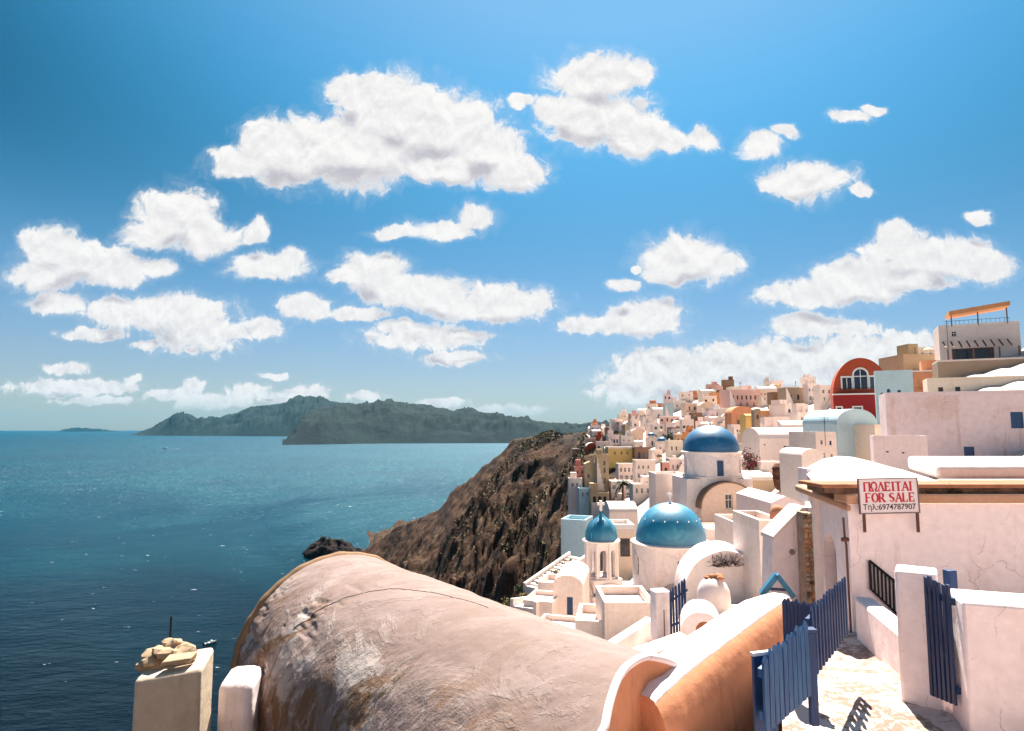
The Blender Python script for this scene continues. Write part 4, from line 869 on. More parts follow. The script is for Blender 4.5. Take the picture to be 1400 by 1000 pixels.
def bell_tower():
    Yc = 54.6; c = at(822, 740, Yc); c.z = H - 17.5
    t = thing('bell_tower', 'white octagonal bell tower with small ribbed teal dome and white cross', 'bell tower', c); MARK.append((822, 740, 'white bell tower'))
    mb = MB(); n = 8; z0, z1 = 5.35, 8.15; Ro = 1.30
    for k in range(n):
        a0, a1 = R(22.5 + 45 * k), R(22.5 + 45 * (k + 1)); p0, p1 = Vector((Ro * math.cos(a0), Ro * math.sin(a0), 0)), Vector((Ro * math.cos(a1), Ro * math.sin(a1), 0))
        L = (p1 - p0).length; ex = (p1 - p0) / L; inw = Vector((-(p0 + p1).x, -(p0 + p1).y, 0)).normalized()
        mb.holed(rect(0, L, z0, z1), [arc(L * .56, 2.15, L / 2, z0 + .12, 8)], lambda x, z, d: p0 + ex * x + inw * d + Vector((0, 0, z)), .24)
        q0, q1 = p0 * .80, p1 * .80; 
    mb.build('lantern', churchwhite, t)
    mb = MB()
    for k in range(n):
        a = R(22.5 + 45 * k); mb.tube([((Ro + .03) * math.cos(a), (Ro + .03) * math.sin(a), z0), ((Ro + .03) * math.cos(a), (Ro + .03) * math.sin(a), z1)], .10, 8)
    mb.build('pilaster', limewash, t, smooth=60)
    mb = MB(); mb.lathe([(1.2, z1 - .02), (1.5, z1 + .04), (1.56, z1 + .16), (1.30, z1 + .24), (1.2, z1 + .25)], 40); mb.build('cornice', limewash, t, smooth=45)
    prof = [(1.26, 0), (1.27, .30), (1.22, .68), (1.06, 1.10), (.80, 1.46), (.48, 1.72), (.26, 1.88), (.13, 2.06), (.06, 2.28), (.001, 2.34)]
    d = MB(); N = 48; P = []
    for r, z in prof: P.append([(r * (1 + .03 * abs(math.cos(4 * a))) * math.cos(a), r * (1 + .03 * abs(math.cos(4 * a))) * math.sin(a), z + z1 + .2) for a in np.linspace(0, 2 * math.pi, N + 1)])
    d.grid(P); d.build('dome', dome_teal, t, smooth=60)
    mb = MB()
    for k in range(8):
        a = 2 * math.pi * k / 8; mb.tube([(1.035 * r * math.cos(a), 1.035 * r * math.sin(a), z + z1 + .2) for r, z in prof[:8]], .035, 5)
    mb.build('dome_rib', plaster('pale_teal_rib', (.10, .38, .46), None, .2, 2), t, smooth=60)
    mb = MB(); cross(mb, (0, 0, z1 + 2.5), .85); mb.build('cross', trimwhite, t)
    # second stage: square shaft with rounded gablets, arches and bells
    mb = MB(); S = 1.42; zs, zt = -1.0, 4.1
    for k in range(4):
        M = Matrix.Rotation(R(90 * k + 18), 4, 'Z')
        out = [(-S, zs), (S, zs), (S, zt)] + [(S * .9 * math.cos(q), zt + .95 * math.sin(q)) for q in np.linspace(0.0, math.pi, 13)] + [(-S, zt)]
        mb.holed(out, [arc(1.15, 2.0, 0, 2.1, 10)], lambda x, z, dd: M @ Vector((x, -S + dd, z)), .35)
    mb.build('shaft', churchwhite, t)
    mb = MB(); mb.box(-1.3, 1.3, -1.3, 1.3, 4.3, 5.36, Matrix.Rotation(R(18), 4, 'Z')); mb.build('upper_stage', churchwhite, t, bevel=.1)
    mb = MB()
    for k in range(4):
        M = Matrix.Rotation(R(90 * k + 18), 4, 'Z')
        for sx in (-1, 1): mb.box(sx * 1.08 - .42, sx * 1.08 + .42, -S - .12, -S - .003, 3.85, 4.02, M); mb.box(sx * 1.08 - .46, sx * 1.08 + .46, -S - .16, -S - .003, 4.022, 4.14, M)
    mb.build('moulding', limewash, t)
    for k in (0, 3):
        M = Matrix.Rotation(R(90 * k + 18), 4, 'Z'); b = MB(); prof = [(.03, .62), (.12, .58), (.17, .40), (.2, .2), (.31, 0)]; p = M @ Vector((0, -S + .25, 2.95))
        b.lathe(prof, 18, p); b.build('bell', plain('bronze', (.10, .06, .03), .4, .8), t, smooth=50)
    mb = MB(); mb.box(-.95, .95, -.95, .95, zs, 2.2, Matrix.Rotation(R(18), 4, 'Z')); mb.build('core', churchwhite, t)
bell_tower()

# ------------------------------------------------------------ between the churches and the eye
H_('small grey white chapel with arched front and narrow navy door below the bell tower', 757, 796, 803, 842, 'white', 'vault_y', 'blue:779,818,8,23', Y=47, cat='chapel', depth=5, mark='arched front chapel', name='arched_chapel', rz=R(-12))
H_('tall windowless pale box house behind the bell tower', 768, 800, 720, 766, 'pale blue', '', '', Y=63, depth=3.2, rz=R(-20))
H_('low white terrace house with a bright flat roof before the bell tower', 829, 897, 842, 910, 'white', '', '', Y=30, depth=3.2, sink=4)
H_('lower white yard block between the big vault and the bell tower base', 788, 831, 866, 915, 'white', '', '', Y=31, depth=3, sink=4, rz=R(-10))
H_('white flat house corner right of the teal dome with lanes behind', 968, 1005, 727, 752, 'white', '', 'dark:992,735,3,6', Y=62, depth=4)
H_('low white flat roofs between bell tower and teal dome', 834, 872, 702, 735, 'white', 'vault_x', '', Y=78, depth=5, name='low_house')
H_('orange sided store house glimpsed between bell tower and teal dome', 840, 868, 726, 775, 'peach', '', 'brown:855,738,13,24', Y=68, depth=4)
H_('white house stepping up right of the peach annexe', 1004, 1052, 724, 760, 'white', '', 'dark:1040,733,5,5', Y=44, depth=4)
H_('grey pink house wall with pitched top behind the stone strip pier', 1056, 1096, 690, 740, 'lilac', 'gable', '', Y=33, depth=5)
H_('pale blue vaulted house with a shaded rounded front under the red dome', 1144, 1204, 580, 626, 'pale blue', 'vault_y', 'dark:1198,596,7,22', Y=70, depth=6, mark='pale blue vaulted house', rz=R(10))
H_('cream house with a narrow red door beside the pale blue vaulted house', 1198, 1246, 585, 622, 'cream', '', 'brown:1212,587,5,20', Y=66, depth=5)
H_('large blank grey pink house with an orange stain under its roof edge', 1246, 1460, 541, 655, 'lilac', '', 'blue:1334,612,12,40;blue:1385,565,14,22', Y=52, depth=5, mark='large blank house', sink=4, rz=R(-24), mat=plaster('stained_lilac_plaster', (.74, .60, .60), (.52, .30, .20), .55, .45, .35, streak=.5, crack=.6), roofcol='lilac')
H_('lower pink plaster annexe with two small vents left of the large blank house', 1204, 1262, 606, 652, 'lilac', '', 'void:1219,618,3,2;void:1236,619,3,2', Y=49, depth=2.5, sink=4, rz=R(-24), bevel=.1)
H_('white house stair block left of the pale blue vaulted house', 1118, 1146, 596, 660, 'white', '', 'dark:1126,603,3,6;blue:1138,604,3,6;dark:1128,620,4,10;dark:1139,622,3,6', Y=62, depth=6)
H_('white cottage with a rounded top in front of the rock wall', 1098, 1128, 625, 668, 'white', 'vault_y', 'dark:1118,650,5,6', Y=48, depth=4)
H_('cream courtyard house behind the flowering shrub', 1018, 1042, 612, 640, 'cream', '', 'brown:1030,620,4,9', Y=100)
H_('flat white house at the foot of the big white vaulted house', 1042, 1072, 634, 664, 'white', '', 'dark:1050,646,4,5', Y=84, depth=4)

def red_house():
    Y = 98; s = Y / F; c = at(1180, 580, Y); MARK.append((1177, 515, 'red vaulted house'))
    t = thing('red_vaulted_house', 'tall orange red vaulted house with white framed arched window over a dark red base', 'house', c, R(-22))
    red = plaster('orange_red_plaster', (.47, .075, .03), (.30, .05, .03), .5, .6, .2, streak=.3); dark = plaster('dark_red_plaster', (.30, .022, .022), (.2, .03, .03), .4, .6, .2)
    w2, zb, rise, D = 3.85, 4.7, 5.4, 6.0; a = np.linspace(0, math.pi, 29)
    top = [(w2 * math.cos(q), zb + rise * math.sin(q)) for q in a]
    ws = [(-.02, 5.35, 1.75, 3.0, True), (-1.9, 5.35, 1.25, 1.75, False), (1.85, 5.35, 1.25, 1.75, False)]
    mb = MB(); mb.holed([(-w2, 4.5), (w2, 4.5)] + top, [arc(w, h, x, z, 12) if ar else rect(x - w / 2, x + w / 2, z, z + h) for x, z, w, h, ar in ws], lambda x, z, d: (x, d, z), .28)
    mb.build('facade', red, t)
    mb = MB(); mb.grid([[(x, y, z) for x, z in [(w2, 0)] + top + [(-w2, 0)]] for y in (0, D)]); mb.add([(x, D, z) for x, z in top + [(-w2, 0), (w2, 0)]], [tuple(range(31))]); mb.build('vault', red, t, smooth=50)
    tr = MB()
    for x, z, w, h, ar in ws:
        L0 = arc(w + .02, h + .01, x, z, 12) if ar else rect(x - w / 2, x + w / 2, z, z + h); L1 = arc(w + .5, h + .28, x, z, 12) if ar else rect(x - w / 2 - .22, x + w / 2 + .22, z, z + h + .25)
        fr = MB(); fr.holed(L1, [L0], lambda x, z, d: (x, -.10 + d, z), .1); n = len(L1); fr.add([(p[0], -.10, p[1]) for p in L1] + [(p[0], .0, p[1]) for p in L1], [(i, (i + 1) % n, n + (i + 1) % n, n + i) for i in range(n)])
        f = fr.build('window', trimwhite, t)
        g = MB(); g.quad((x - w / 2, .2, z), (x + w / 2, .2, z), (x + w / 2, .2, z + h), (x - w / 2, .2, z + h)); g.build('pane', plain('navy_glass', (.01, .02, .06), .15), f)
        b = MB(); b.box(x - .05, x + .05, .12, .19, z, z + h * .97); 
        if ar: b.box(x - w / 2, x - .053, .12, .19, z + 1.85, z + 2.0); b.box(x + .053, x + w / 2, .12, .19, z + 1.85, z + 2.0)
        b.build('glazing_bar', trimwhite, f)
    base = MB(); hw = [rect(-3.55, -2.95, 1.2, 2.5), rect(-1.3, -.25, 1.9, 2.5)]
    base.holed(rect(-w2 - .1, 2.9, -4, 4.4), hw, lambda x, z, d: (x, -1.3 + d, z), .25); base.quad((-w2 - .1, -1.3, -4), (-w2 - .1, .0, -4), (-w2 - .1, 0, 4.4), (-w2 - .1, -1.3, 4.4)); base.quad((2.9, -1.3, -4), (2.9, 0, -4), (2.9, 0, 4.4), (2.9, -1.3, 4.4)); base.quad((-w2 - .1, -1.3, 4.4), (2.9, -1.3, 4.4), (2.9, 0, 4.4), (-w2 - .1, 0, 4.4)); base.quad((-w2, .002, -4), (w2, .002, -4), (w2, .002, 4.49), (-w2, .002, 4.49)); base.build('base', dark, t)
    for x0, x1, z0, z1 in ((-3.55, -2.95, 1.2, 2.5), (-1.3, -.25, 1.9, 2.5)):
        fr = MB(); fr.holed(rect(x0 - .2, x1 + .2, z0 - .2, z1 + .2), [rect(x0, x1, z0, z1)], lambda x, z, d: (x, -1.40 + d, z), .1); f = fr.build('window', trimwhite, t); g = MB(); g.quad((x0, -1.1, z0), (x1, -1.1, z0), (x1, -1.1, z1), (x0, -1.1, z1)); g.build('pane', glass, f)
    b = MB(); b.box(-w2 - .2, 3.0, -1.42, -.0, 4.405, 4.6); b.build('balcony_ledge', trimwhite, t)
    b = MB()
    for k in range(36): x = -3.9 + k * .19; b.tube([(x, -1.35, 4.6), (x, -1.35, 5.4)], .015, 4)
    b.tube([(-3.95, -1.35, 5.42), (2.95, -1.35, 5.42)], .03, 5); b.build('railing', blackiron, t)
red_house()

# grey ramp and rock face below the big vaulted house
def ramp():
    p = [at(1126, 604, 90), at(1126, 632, 78), at(1058, 676, 74), at(1052, 676, 80)]
    t = MB(); z = Vector((0, 0, -5)); t.hexa([p[3] + z, p[2] + z, p[1] + z, p[0] + z, p[3], p[2], p[1], p[0]])
    t.build('ramp', plaster('grey_ramp', (.50, .40, .37), (.30, .2, .16), .5, .5, .4), label='sloping grey plastered ramp running down from the big white vaulted house', cat='ramp', origin=p[3])
    c = at(1071, 676, 66); mb = MB(); rr = np.random.default_rng(4)
    for k in range(7): blob_mesh(mb, (rr.uniform(-.8, .8), rr.uniform(-.3, .6), rr.uniform(.2, 2.2)), rr.uniform(.6, .95), k + 3, 12, .5, (1, .7, 1.1))
    o = mb.build('rock_face', rockmat('red_rock', (.13, .055, .04), (.20, .09, .05), (.06, .03, .03), 8, 1), smooth=60, label='dark reddish rock face below the sloping grey ramp', cat='rock'); o.location = c
ramp()
def stairs(name, label, a, b, n, w, mat, yaw, riser_drop=.5):
    """flight of n steps from point a (top) to b (bottom)"""
    t = thing(name, label, 'stairs', a, 0, None); d = (b - a); M = Matrix.Rotation(yaw, 4, 'Z')
    for k in range(n):
        m = MB(); p = d * (k / n); L = Vector((d.x, d.y, 0)).length / n * 1.02
        ang = math.atan2(d.y, d.x); MM = Matrix.Translation(p) @ Matrix.Rotation(ang, 4, 'Z')
        m.box(0, L, -w / 2, w / 2, -riser_drop, -k * .0, MM); m.build('step', mat, t)
    m = MB()
    for sgn in (-1, 1):
        off = Vector((-math.sin(math.atan2(d.y, d.x)), math.cos(math.atan2(d.y, d.x)), 0)) * sgn * (w / 2 + .14); q = Vector((-off.y, off.x, 0)).normalized(); o2 = off.normalized() * .12
        m.hexa([off - o2 + Vector((0, 0, -1)), off + o2 + Vector((0, 0, -1)), off + d + o2 + Vector((0, 0, -1)), off + d - o2 + Vector((0, 0, -1)), off - o2 + Vector((0, 0, .35)), off + o2 + Vector((0, 0, .35)), off + d + o2 + Vector((0, 0, .35)), off + d - o2 + Vector((0, 0, .35))])
    m.build('parapet', limewash, t); return t
stairs('stairs', 'white stairway zigzag stretch descending to the cliff beside dry bushes', at(790, 762, 58), at(728, 806, 54), 12, 1.6, limewash, 0)
stairs('stairs', 'lower white stair flight turning below the dry bushes', at(752, 822, 50), at(715, 828, 46), 6, 1.5, limewash, 0)
for (u0, u1, vt, vb, Y, lab) in ((716, 754, 830, 850, 46, 'white stepped terrace slab beside the arched front chapel'), (736, 772, 806, 822, 51, 'white terrace block uphill of the arched front chapel'), (728, 784, 870, 895, 40, 'pale terrace wall under the arched front chapel')):
    H_(lab, u0, u1, vt, vb, 'white', '', '', Y=Y, depth=3, sink=4, name='terrace', cat='terrace', rz=R(-18))

# ------------------------------------------------------------ the big barrel vault in front
def vault_material():
    m, t, b = newmat('weathered_vault_plaster'); v = coords(t)
    st = t.node('ShaderNodeMapping', inp={'Vector': v, 'Rotation': (0, 0, -.67), 'Scale': (.42, 1.25, .5)}).outputs[0]      # streaks run down over the curve
    n1 = t.noise(v, .55, 7, .68, dist=.7); n2 = t.noise(st, 1.5, 7, .68, dist=.8); n3 = t.noise(v, 9, 6, .65); n4 = t.noise(v, 45, 4, .6); n5 = t.noise(st, 5.0, 6, .7); n6 = t.noise(v, 1.1, 7, .7, dist=.9)
    zz = t.node('ShaderNodeSeparateXYZ', inp={0: v}).outputs[2]; worn = t.smooth(t.math('ADD', zz, t.math('MULTIPLY_ADD', n1, 1.1, -.55)), 4.62, 4.05)     # rain worn flank, where pale patches also offset the shade; sounder crown
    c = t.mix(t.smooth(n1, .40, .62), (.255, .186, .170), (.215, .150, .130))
    c = t.mix(t.math('MULTIPLY', t.smooth(n6, .50, .58), t.math('MULTIPLY_ADD', worn, .75, .12)), c, (.43, .365, .34))  # patch tone lifted to counter the flank's shade
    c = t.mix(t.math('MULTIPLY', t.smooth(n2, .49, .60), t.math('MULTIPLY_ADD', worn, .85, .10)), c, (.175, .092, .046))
    c = t.mix(t.math('MULTIPLY', t.smooth(n5, .54, .66), t.math('MULTIPLY_ADD', worn, .6, .2)), c, (.37, .30, .275))  # streaky patches, also painted paler to lighten the shaded flank
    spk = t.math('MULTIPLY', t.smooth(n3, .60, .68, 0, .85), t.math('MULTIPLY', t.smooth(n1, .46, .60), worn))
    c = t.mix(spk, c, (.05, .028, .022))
    k = t.lin(n4, .3, .7, .92, 1.06); c = t.mix(1.0, c, t.node('ShaderNodeCombineColor', inp={0: k, 1: k, 2: k}).outputs[0], 'MULTIPLY')
    t.l.new(c, b.inputs['Base Color']); b.inputs['Roughness'].default_value = .9; b.inputs['Specular IOR Level'].default_value = .2
    h = t.math('ADD', t.math('MULTIPLY', n3, t.math('MULTIPLY_ADD', worn, .55, .12)), t.math('ADD', t.math('MULTIPLY', n5, t.math('MULTIPLY_ADD', worn, 1.3, .15)), t.math('ADD', t.math('MULTIPLY', n4, .06), t.math('MULTIPLY', t.smooth(n6, .50, .56), .18))))
    bn = t.node('ShaderNodeBump', inp={'Strength': .55, 'Distance': .05, 'Height': h}); t.l.new(bn.outputs[0], b.inputs['Normal']); return m
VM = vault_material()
VAZ, VR = -.671, 1.744; VD = np.array([math.sin(VAZ), math.cos(VAZ), 0]); VN = np.array([-math.cos(VAZ), math.sin(VAZ), 0]); VC = np.array([-3.057, 11.7, -3.983 + H])
def vpt(t, th, r=None): return VC - VD * t + (VR if r is None else r) * (math.cos(th) * VN + math.sin(th) * np.array([0, 0, 1]))
def vhit(u, v):
    """where the line of sight through a pixel meets the vault: (t, theta)"""
    o = np.array([0, 0, H]); d = np.array(pxdir(u, v)); oc = o - VC
    dp = d - VD * d.dot(VD); op = oc - VD * oc.dot(VD); A, B, C_ = dp.dot(dp), 2 * dp.dot(op), op.dot(op) - VR ** 2; disc = B * B - 4 * A * C_
    if disc < 0: return None
    s = (-B - math.sqrt(disc)) / (2 * A); p = o + d * s - VC; return -p.dot(VD), math.atan2(p[2], p.dot(VN))
def main_vault():
    cut = [vhit(u, v) for u, v in ((886, 897), (872, 902), (858, 912), (848, 925), (840, 945), (833, 970), (828, 998))]; cut = [c for c in cut if c]
    ca_ = np.array([c[1] for c in cut])[::-1]; cl_ = np.array([c[0] for c in cut])[::-1]; o_ = np.argsort(ca_); ca_, cl_ = ca_[o_], cl_[o_]; L = float(cl_.max()) + .05
    ends = lambda a: np.interp(a, np.concatenate([[0], ca_, [1.95, math.pi]]), np.concatenate([[cl_[0] - .05], cl_, [cl_[-1] + .02, cl_[-1] - .3]]))     # the near end is cut askew
    t = thing('barrel_vault_roof', 'huge weathered pinkish barrel vaulted roof filling the lower foreground above the sea', 'vaulted roof', tuple(VC + np.array([0, 0, -3])), world=True)
    nt, na = 420, 260; ts = np.linspace(0, L, nt); th = np.concatenate([np.linspace(-.02, math.pi + .02, na)])
    TT, AA = np.meshgrid(ts / L, th, indexing='ij'); TT = TT * ends(AA)
    s_ = AA * VR
    dent = np.clip(fbm(TT * 1.1 + 9, s_ * 4.2, 4, 61, .55) * 2 - .16, 0, .5) * np.clip(1.25 - np.abs(TT - .9) / 1.5, 0, 1) * np.clip((1.45 - AA) / .4, 0, 1)
    disp = fbm(TT * .8, s_ * .8, 3, 51) * .10 + fbm(TT * 4, s_ * 4, 5, 52, .55) * .030 - dent * .13
    disp *= np.clip(TT / .15, 0, 1) * .8 + .2
    Rr = VR + disp
    P = VC[None, None] - VD * TT[..., None] + Rr[..., None] * (np.cos(AA)[..., None] * VN + np.sin(AA)[..., None] * np.array([0, 0, 1.0]))
    low0 = P[:, :1].copy(); low0[..., 2] -= 3.2; low1 = P[:, -1:].copy(); low1[..., 2] -= 3.2
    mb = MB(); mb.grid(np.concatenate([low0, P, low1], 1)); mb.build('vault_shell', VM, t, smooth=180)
    # far end rim and both end walls
    tan = plaster('tan_rim_plaster', (.24, .14, .075), (.16, .085, .045), .5, 2.0, .4)
    mb = MB(); aa = np.linspace(-.02, math.pi + .02, 90); rim = []
    for dt, r in ((-.05, VR - .30), (-.13, VR - .05), (-.12, VR + .015), (-.02, VR + .05), (.05, VR + .02), (.09, VR - .05)): rim.append([vpt(dt, a, r + .012 * math.sin(a * 23) * math.sin(a * 7)) for a in aa])
    mb.grid(rim); mb.build('rim', tan, t, smooth=180)
    for nm, fn_, mt_ in (('end_wall', lambda a: .02, tan), ('end_wall', lambda a: float(ends(a)) - .012, ochrepl)):
        mb = MB(); pts = [vpt(fn_(a), a, VR - .03) for a in aa]; low = [p + np.array([0, 0, -3.2 - (p[2] - VC[2])]) for p in pts]; mb.grid([pts, low]); mb.build(nm, mt_, t)
    mb = MB(); mb.tube([vpt(float(ends(a)) - .02, a, VR - .012) for a in aa], .038, 8); mb.build('rim', nearwhite, t, smooth=180)
    # the long hairline crack
    def crack(px, w):
        pts = []
        for (u, v) in px:
            h = vhit(u, v)
            if h: pts.append(h)
        fine = []
        for (t0, a0), (t1, a1) in zip(pts[:-1], pts[1:]):
            for k in range(6): f_ = k / 6; fine.append((t0 + (t1 - t0) * f_ + random.uniform(-.012, .012), a0 + (a1 - a0) * f_ + random.uniform(-.006, .006)))
        tp = []
        for (tt, a) in fine:
            i = min(nt - 1, max(0, int(tt / float(ends(a)) * nt))); j = min(na - 1, max(0, int((a + .02) / (math.pi + .04) * na))); tp.append(vpt(tt, a, Rr[i, j] + .001))
        c = MB(); c.tube(tp, w, 5); c.build('crack', plain('crack_shadow', (.05, .03, .022), .95), t)
    crack([(402, 858), (414, 850), (430, 836), (448, 828), (466, 820), (484, 814), (505, 809), (530, 806), (556, 806), (585, 809), (614, 815), (645, 824), (672, 834)], .006)
    crack([(374, 842), (366, 858), (352, 874), (343, 888), (336, 896)], .006)
    return L, t
VL, VT = main_vault()

def ochre_parapet():
    """short ochre ended barrel and the long capped ochre wall that climbs away from it"""
    _ = """t = thing('ochre_barrel', 'small ochre ended barrel butting against the big weathered vault', 'vault', at(888, 960, 6.6), world=True)
    ap = np.array(at(889, 893, 6.55)); r = .40; c = ap - np.array([0, 0, r]); a = np.linspace(-.02, math.pi + .02, 40); mb = MB()
    pts = [[c + VD * s + r * k * (math.cos(q) * VN + math.sin(q) * np.array([0, 0, 1])) for q in a] for s, k in ((0, .93), (-.015, 1.0), (.0, 1.06), (.06, 1.08), (2.6, 1.08))]
    low = lambda row: [row[0] + np.array([0, 0, -2.])] + row + [row[-1] + np.array([0, 0, -2.])]
    mb.grid([low(row) for row in pts]); mb.build('shell', VM, t, smooth=60)
    mb = MB(); row = low([c + r * .95 * (math.cos(q) * VN + math.sin(q) * np.array([0, 0, 1])) for q in a]); mb.add(row, [tuple(range(len(row)))]); mb.build('end_wall', ochrepl, t)"""
    # wall
    P = [at(u, v, Y) for u, v, Y in ((893, 962, 6.5), (910, 944, 6.65), (936, 921, 6.95), (960, 902, 7.25), (990, 880, 7.65), (1020, 858, 8.1), (1050, 836, 8.6), (1078, 818, 9.1))]
    t = thing('ochre_wall', 'curved ochre plastered wall with a thick white cap climbing behind the blue pickets', 'wall', P[3] - Vector((0, 0, 1.6)), world=True)
    fine = []
    for k in range(len(P) - 1):
        for j in range(8): fine.append(P[k].lerp(P[k + 1], j / 8))
    fine.append(P[-1]); face, cap = [], []
    for i, p in enumerate(fine):
        tg = (fine[min(i + 1, len(fine) - 1)] - fine[max(i - 1, 0)]); n = Vector((tg.y, -tg.x, 0)).normalized()          # towards the eye
        w = float(fbm(np.array([i * .35]), np.array([.3]), 3, 8)[0]) * .03
        bulge = lambda z: n * (.05 * math.sin(z * 1.4) + w)
        face.append([p - n * .02 + Vector((0, 0, .02)), p + n * .05 + Vector((0, 0, -.02)), p + bulge(.3) + n * .10 + Vector((0, 0, -.12)), p + bulge(.6) + n * .15 + Vector((0, 0, -.35)), p + bulge(1) + n * .19 + Vector((0, 0, -.8)), p + n * .24 + Vector((0, 0, -1.5)), p + n * .28 + Vector((0, 0, -2.4))])
        cw = .62 + w
        cap.append([p + n * .022 + Vector((0, 0, -.004)), p + n * .012 + Vector((0, 0, .022)), p - n * .05 + Vector((0, 0, .045 + w * .5)), p - n * .2 + Vector((0, 0, .04)), p - n * cw * .5 + Vector((0, 0, .0)), p - n * cw + Vector((0, 0, -.14)), p - n * (cw + .05) + Vector((0, 0, -.5)), p - n * (cw + .05) + Vector((0, 0, -2))])
    MB().grid(face).build('face', ochrepl, t, smooth=60); 
    for nm, arr in (('cap', cap),): MB().grid(arr).build(nm, nearwhite, t, smooth=60)
    for q in (0, -1):
        e = MB(); loop = face[q] + cap[q][::-1]; e.add(loop, [tuple(range(len(loop)))]); e.build('end', ochrepl, t)
ochre_parapet()

def corner_pillar():
    c = at(238, 968, 8.6); t = thing('corner_pillar', 'pale square pillar topped with broken rubble at the lower left corner', 'pillar', c, R(14)); z0 = -(907 - 968) / F * 8.6
    mb = MB(); w = .38; mb.hexa([(-w, -w, -1.6), (w, -w, -1.6), (w, w, -1.6), (-w, w, -1.6), (-w, -w, z0 - .1), (w, -w, z0 - .02), (w, w, z0 + .02), (-w, w, z0 - .05)]); mb.build('shaft', plaster('cream_pillar_plaster', (.60, .47, .35), (.40, .27, .17), .5, 2, .5, streak=.4), t, bevel=.05)
    stn = plaster('rubble_stone', (.42, .30, .19), (.22, .13, .08), .6, 5, .8)
    for k, (x, y, z, r, sq) in enumerate(((-.06, .05, .12, .20, (1.3, .9, .62)), (.12, .02, .10, .16, (1.2, .9, .7)), (-.24, -.02, .03, .13, (1.2, 1, .7)), (.0, .12, .22, .12, (1.2, .9, .6)))):
        b = MB(); blob_mesh(b, (x - .07, y, z0 + z - .05), r * .92, k + 20, 9, .62, sq); b.build('stone', stn, t, smooth=22)
    b = MB(); b.hexa([(-.14, -.30, z0 + .02), (.22, -.28, z0 + .02), (.26, -.1, z0 + .05), (-.06, -.12, z0 + .05), (-.1, -.31, z0 + .07), (.23, -.29, z0 + .09), (.27, -.1, z0 + .12), (-.06, -.12, z0 + .11)]); b.build('slab', stn, t, bevel=.02)
    t = thing('pole', 'thin dark metal pole standing behind the rubble topped pillar', 'pole', at(231, 905, 9.4)); b = MB(); b.tube([(0, 0, -1.5), (.0, 0, .62)], .014, 6); b.build('rod', blackiron, t)
    c = at(318, 975, 9.2); t = thing('wall_stub', 'low rounded white wall stub at the seaward foot of the big vault', 'wall', c, R(10)); z0 = -(916 - 975) / F * 9.2
    mb = MB(); mb.box(-.18, .28, -.15, .6, -1.2, z0 - .17); o = mb.build('body', nearwhite, t, bevel=.12)
corner_pillar()

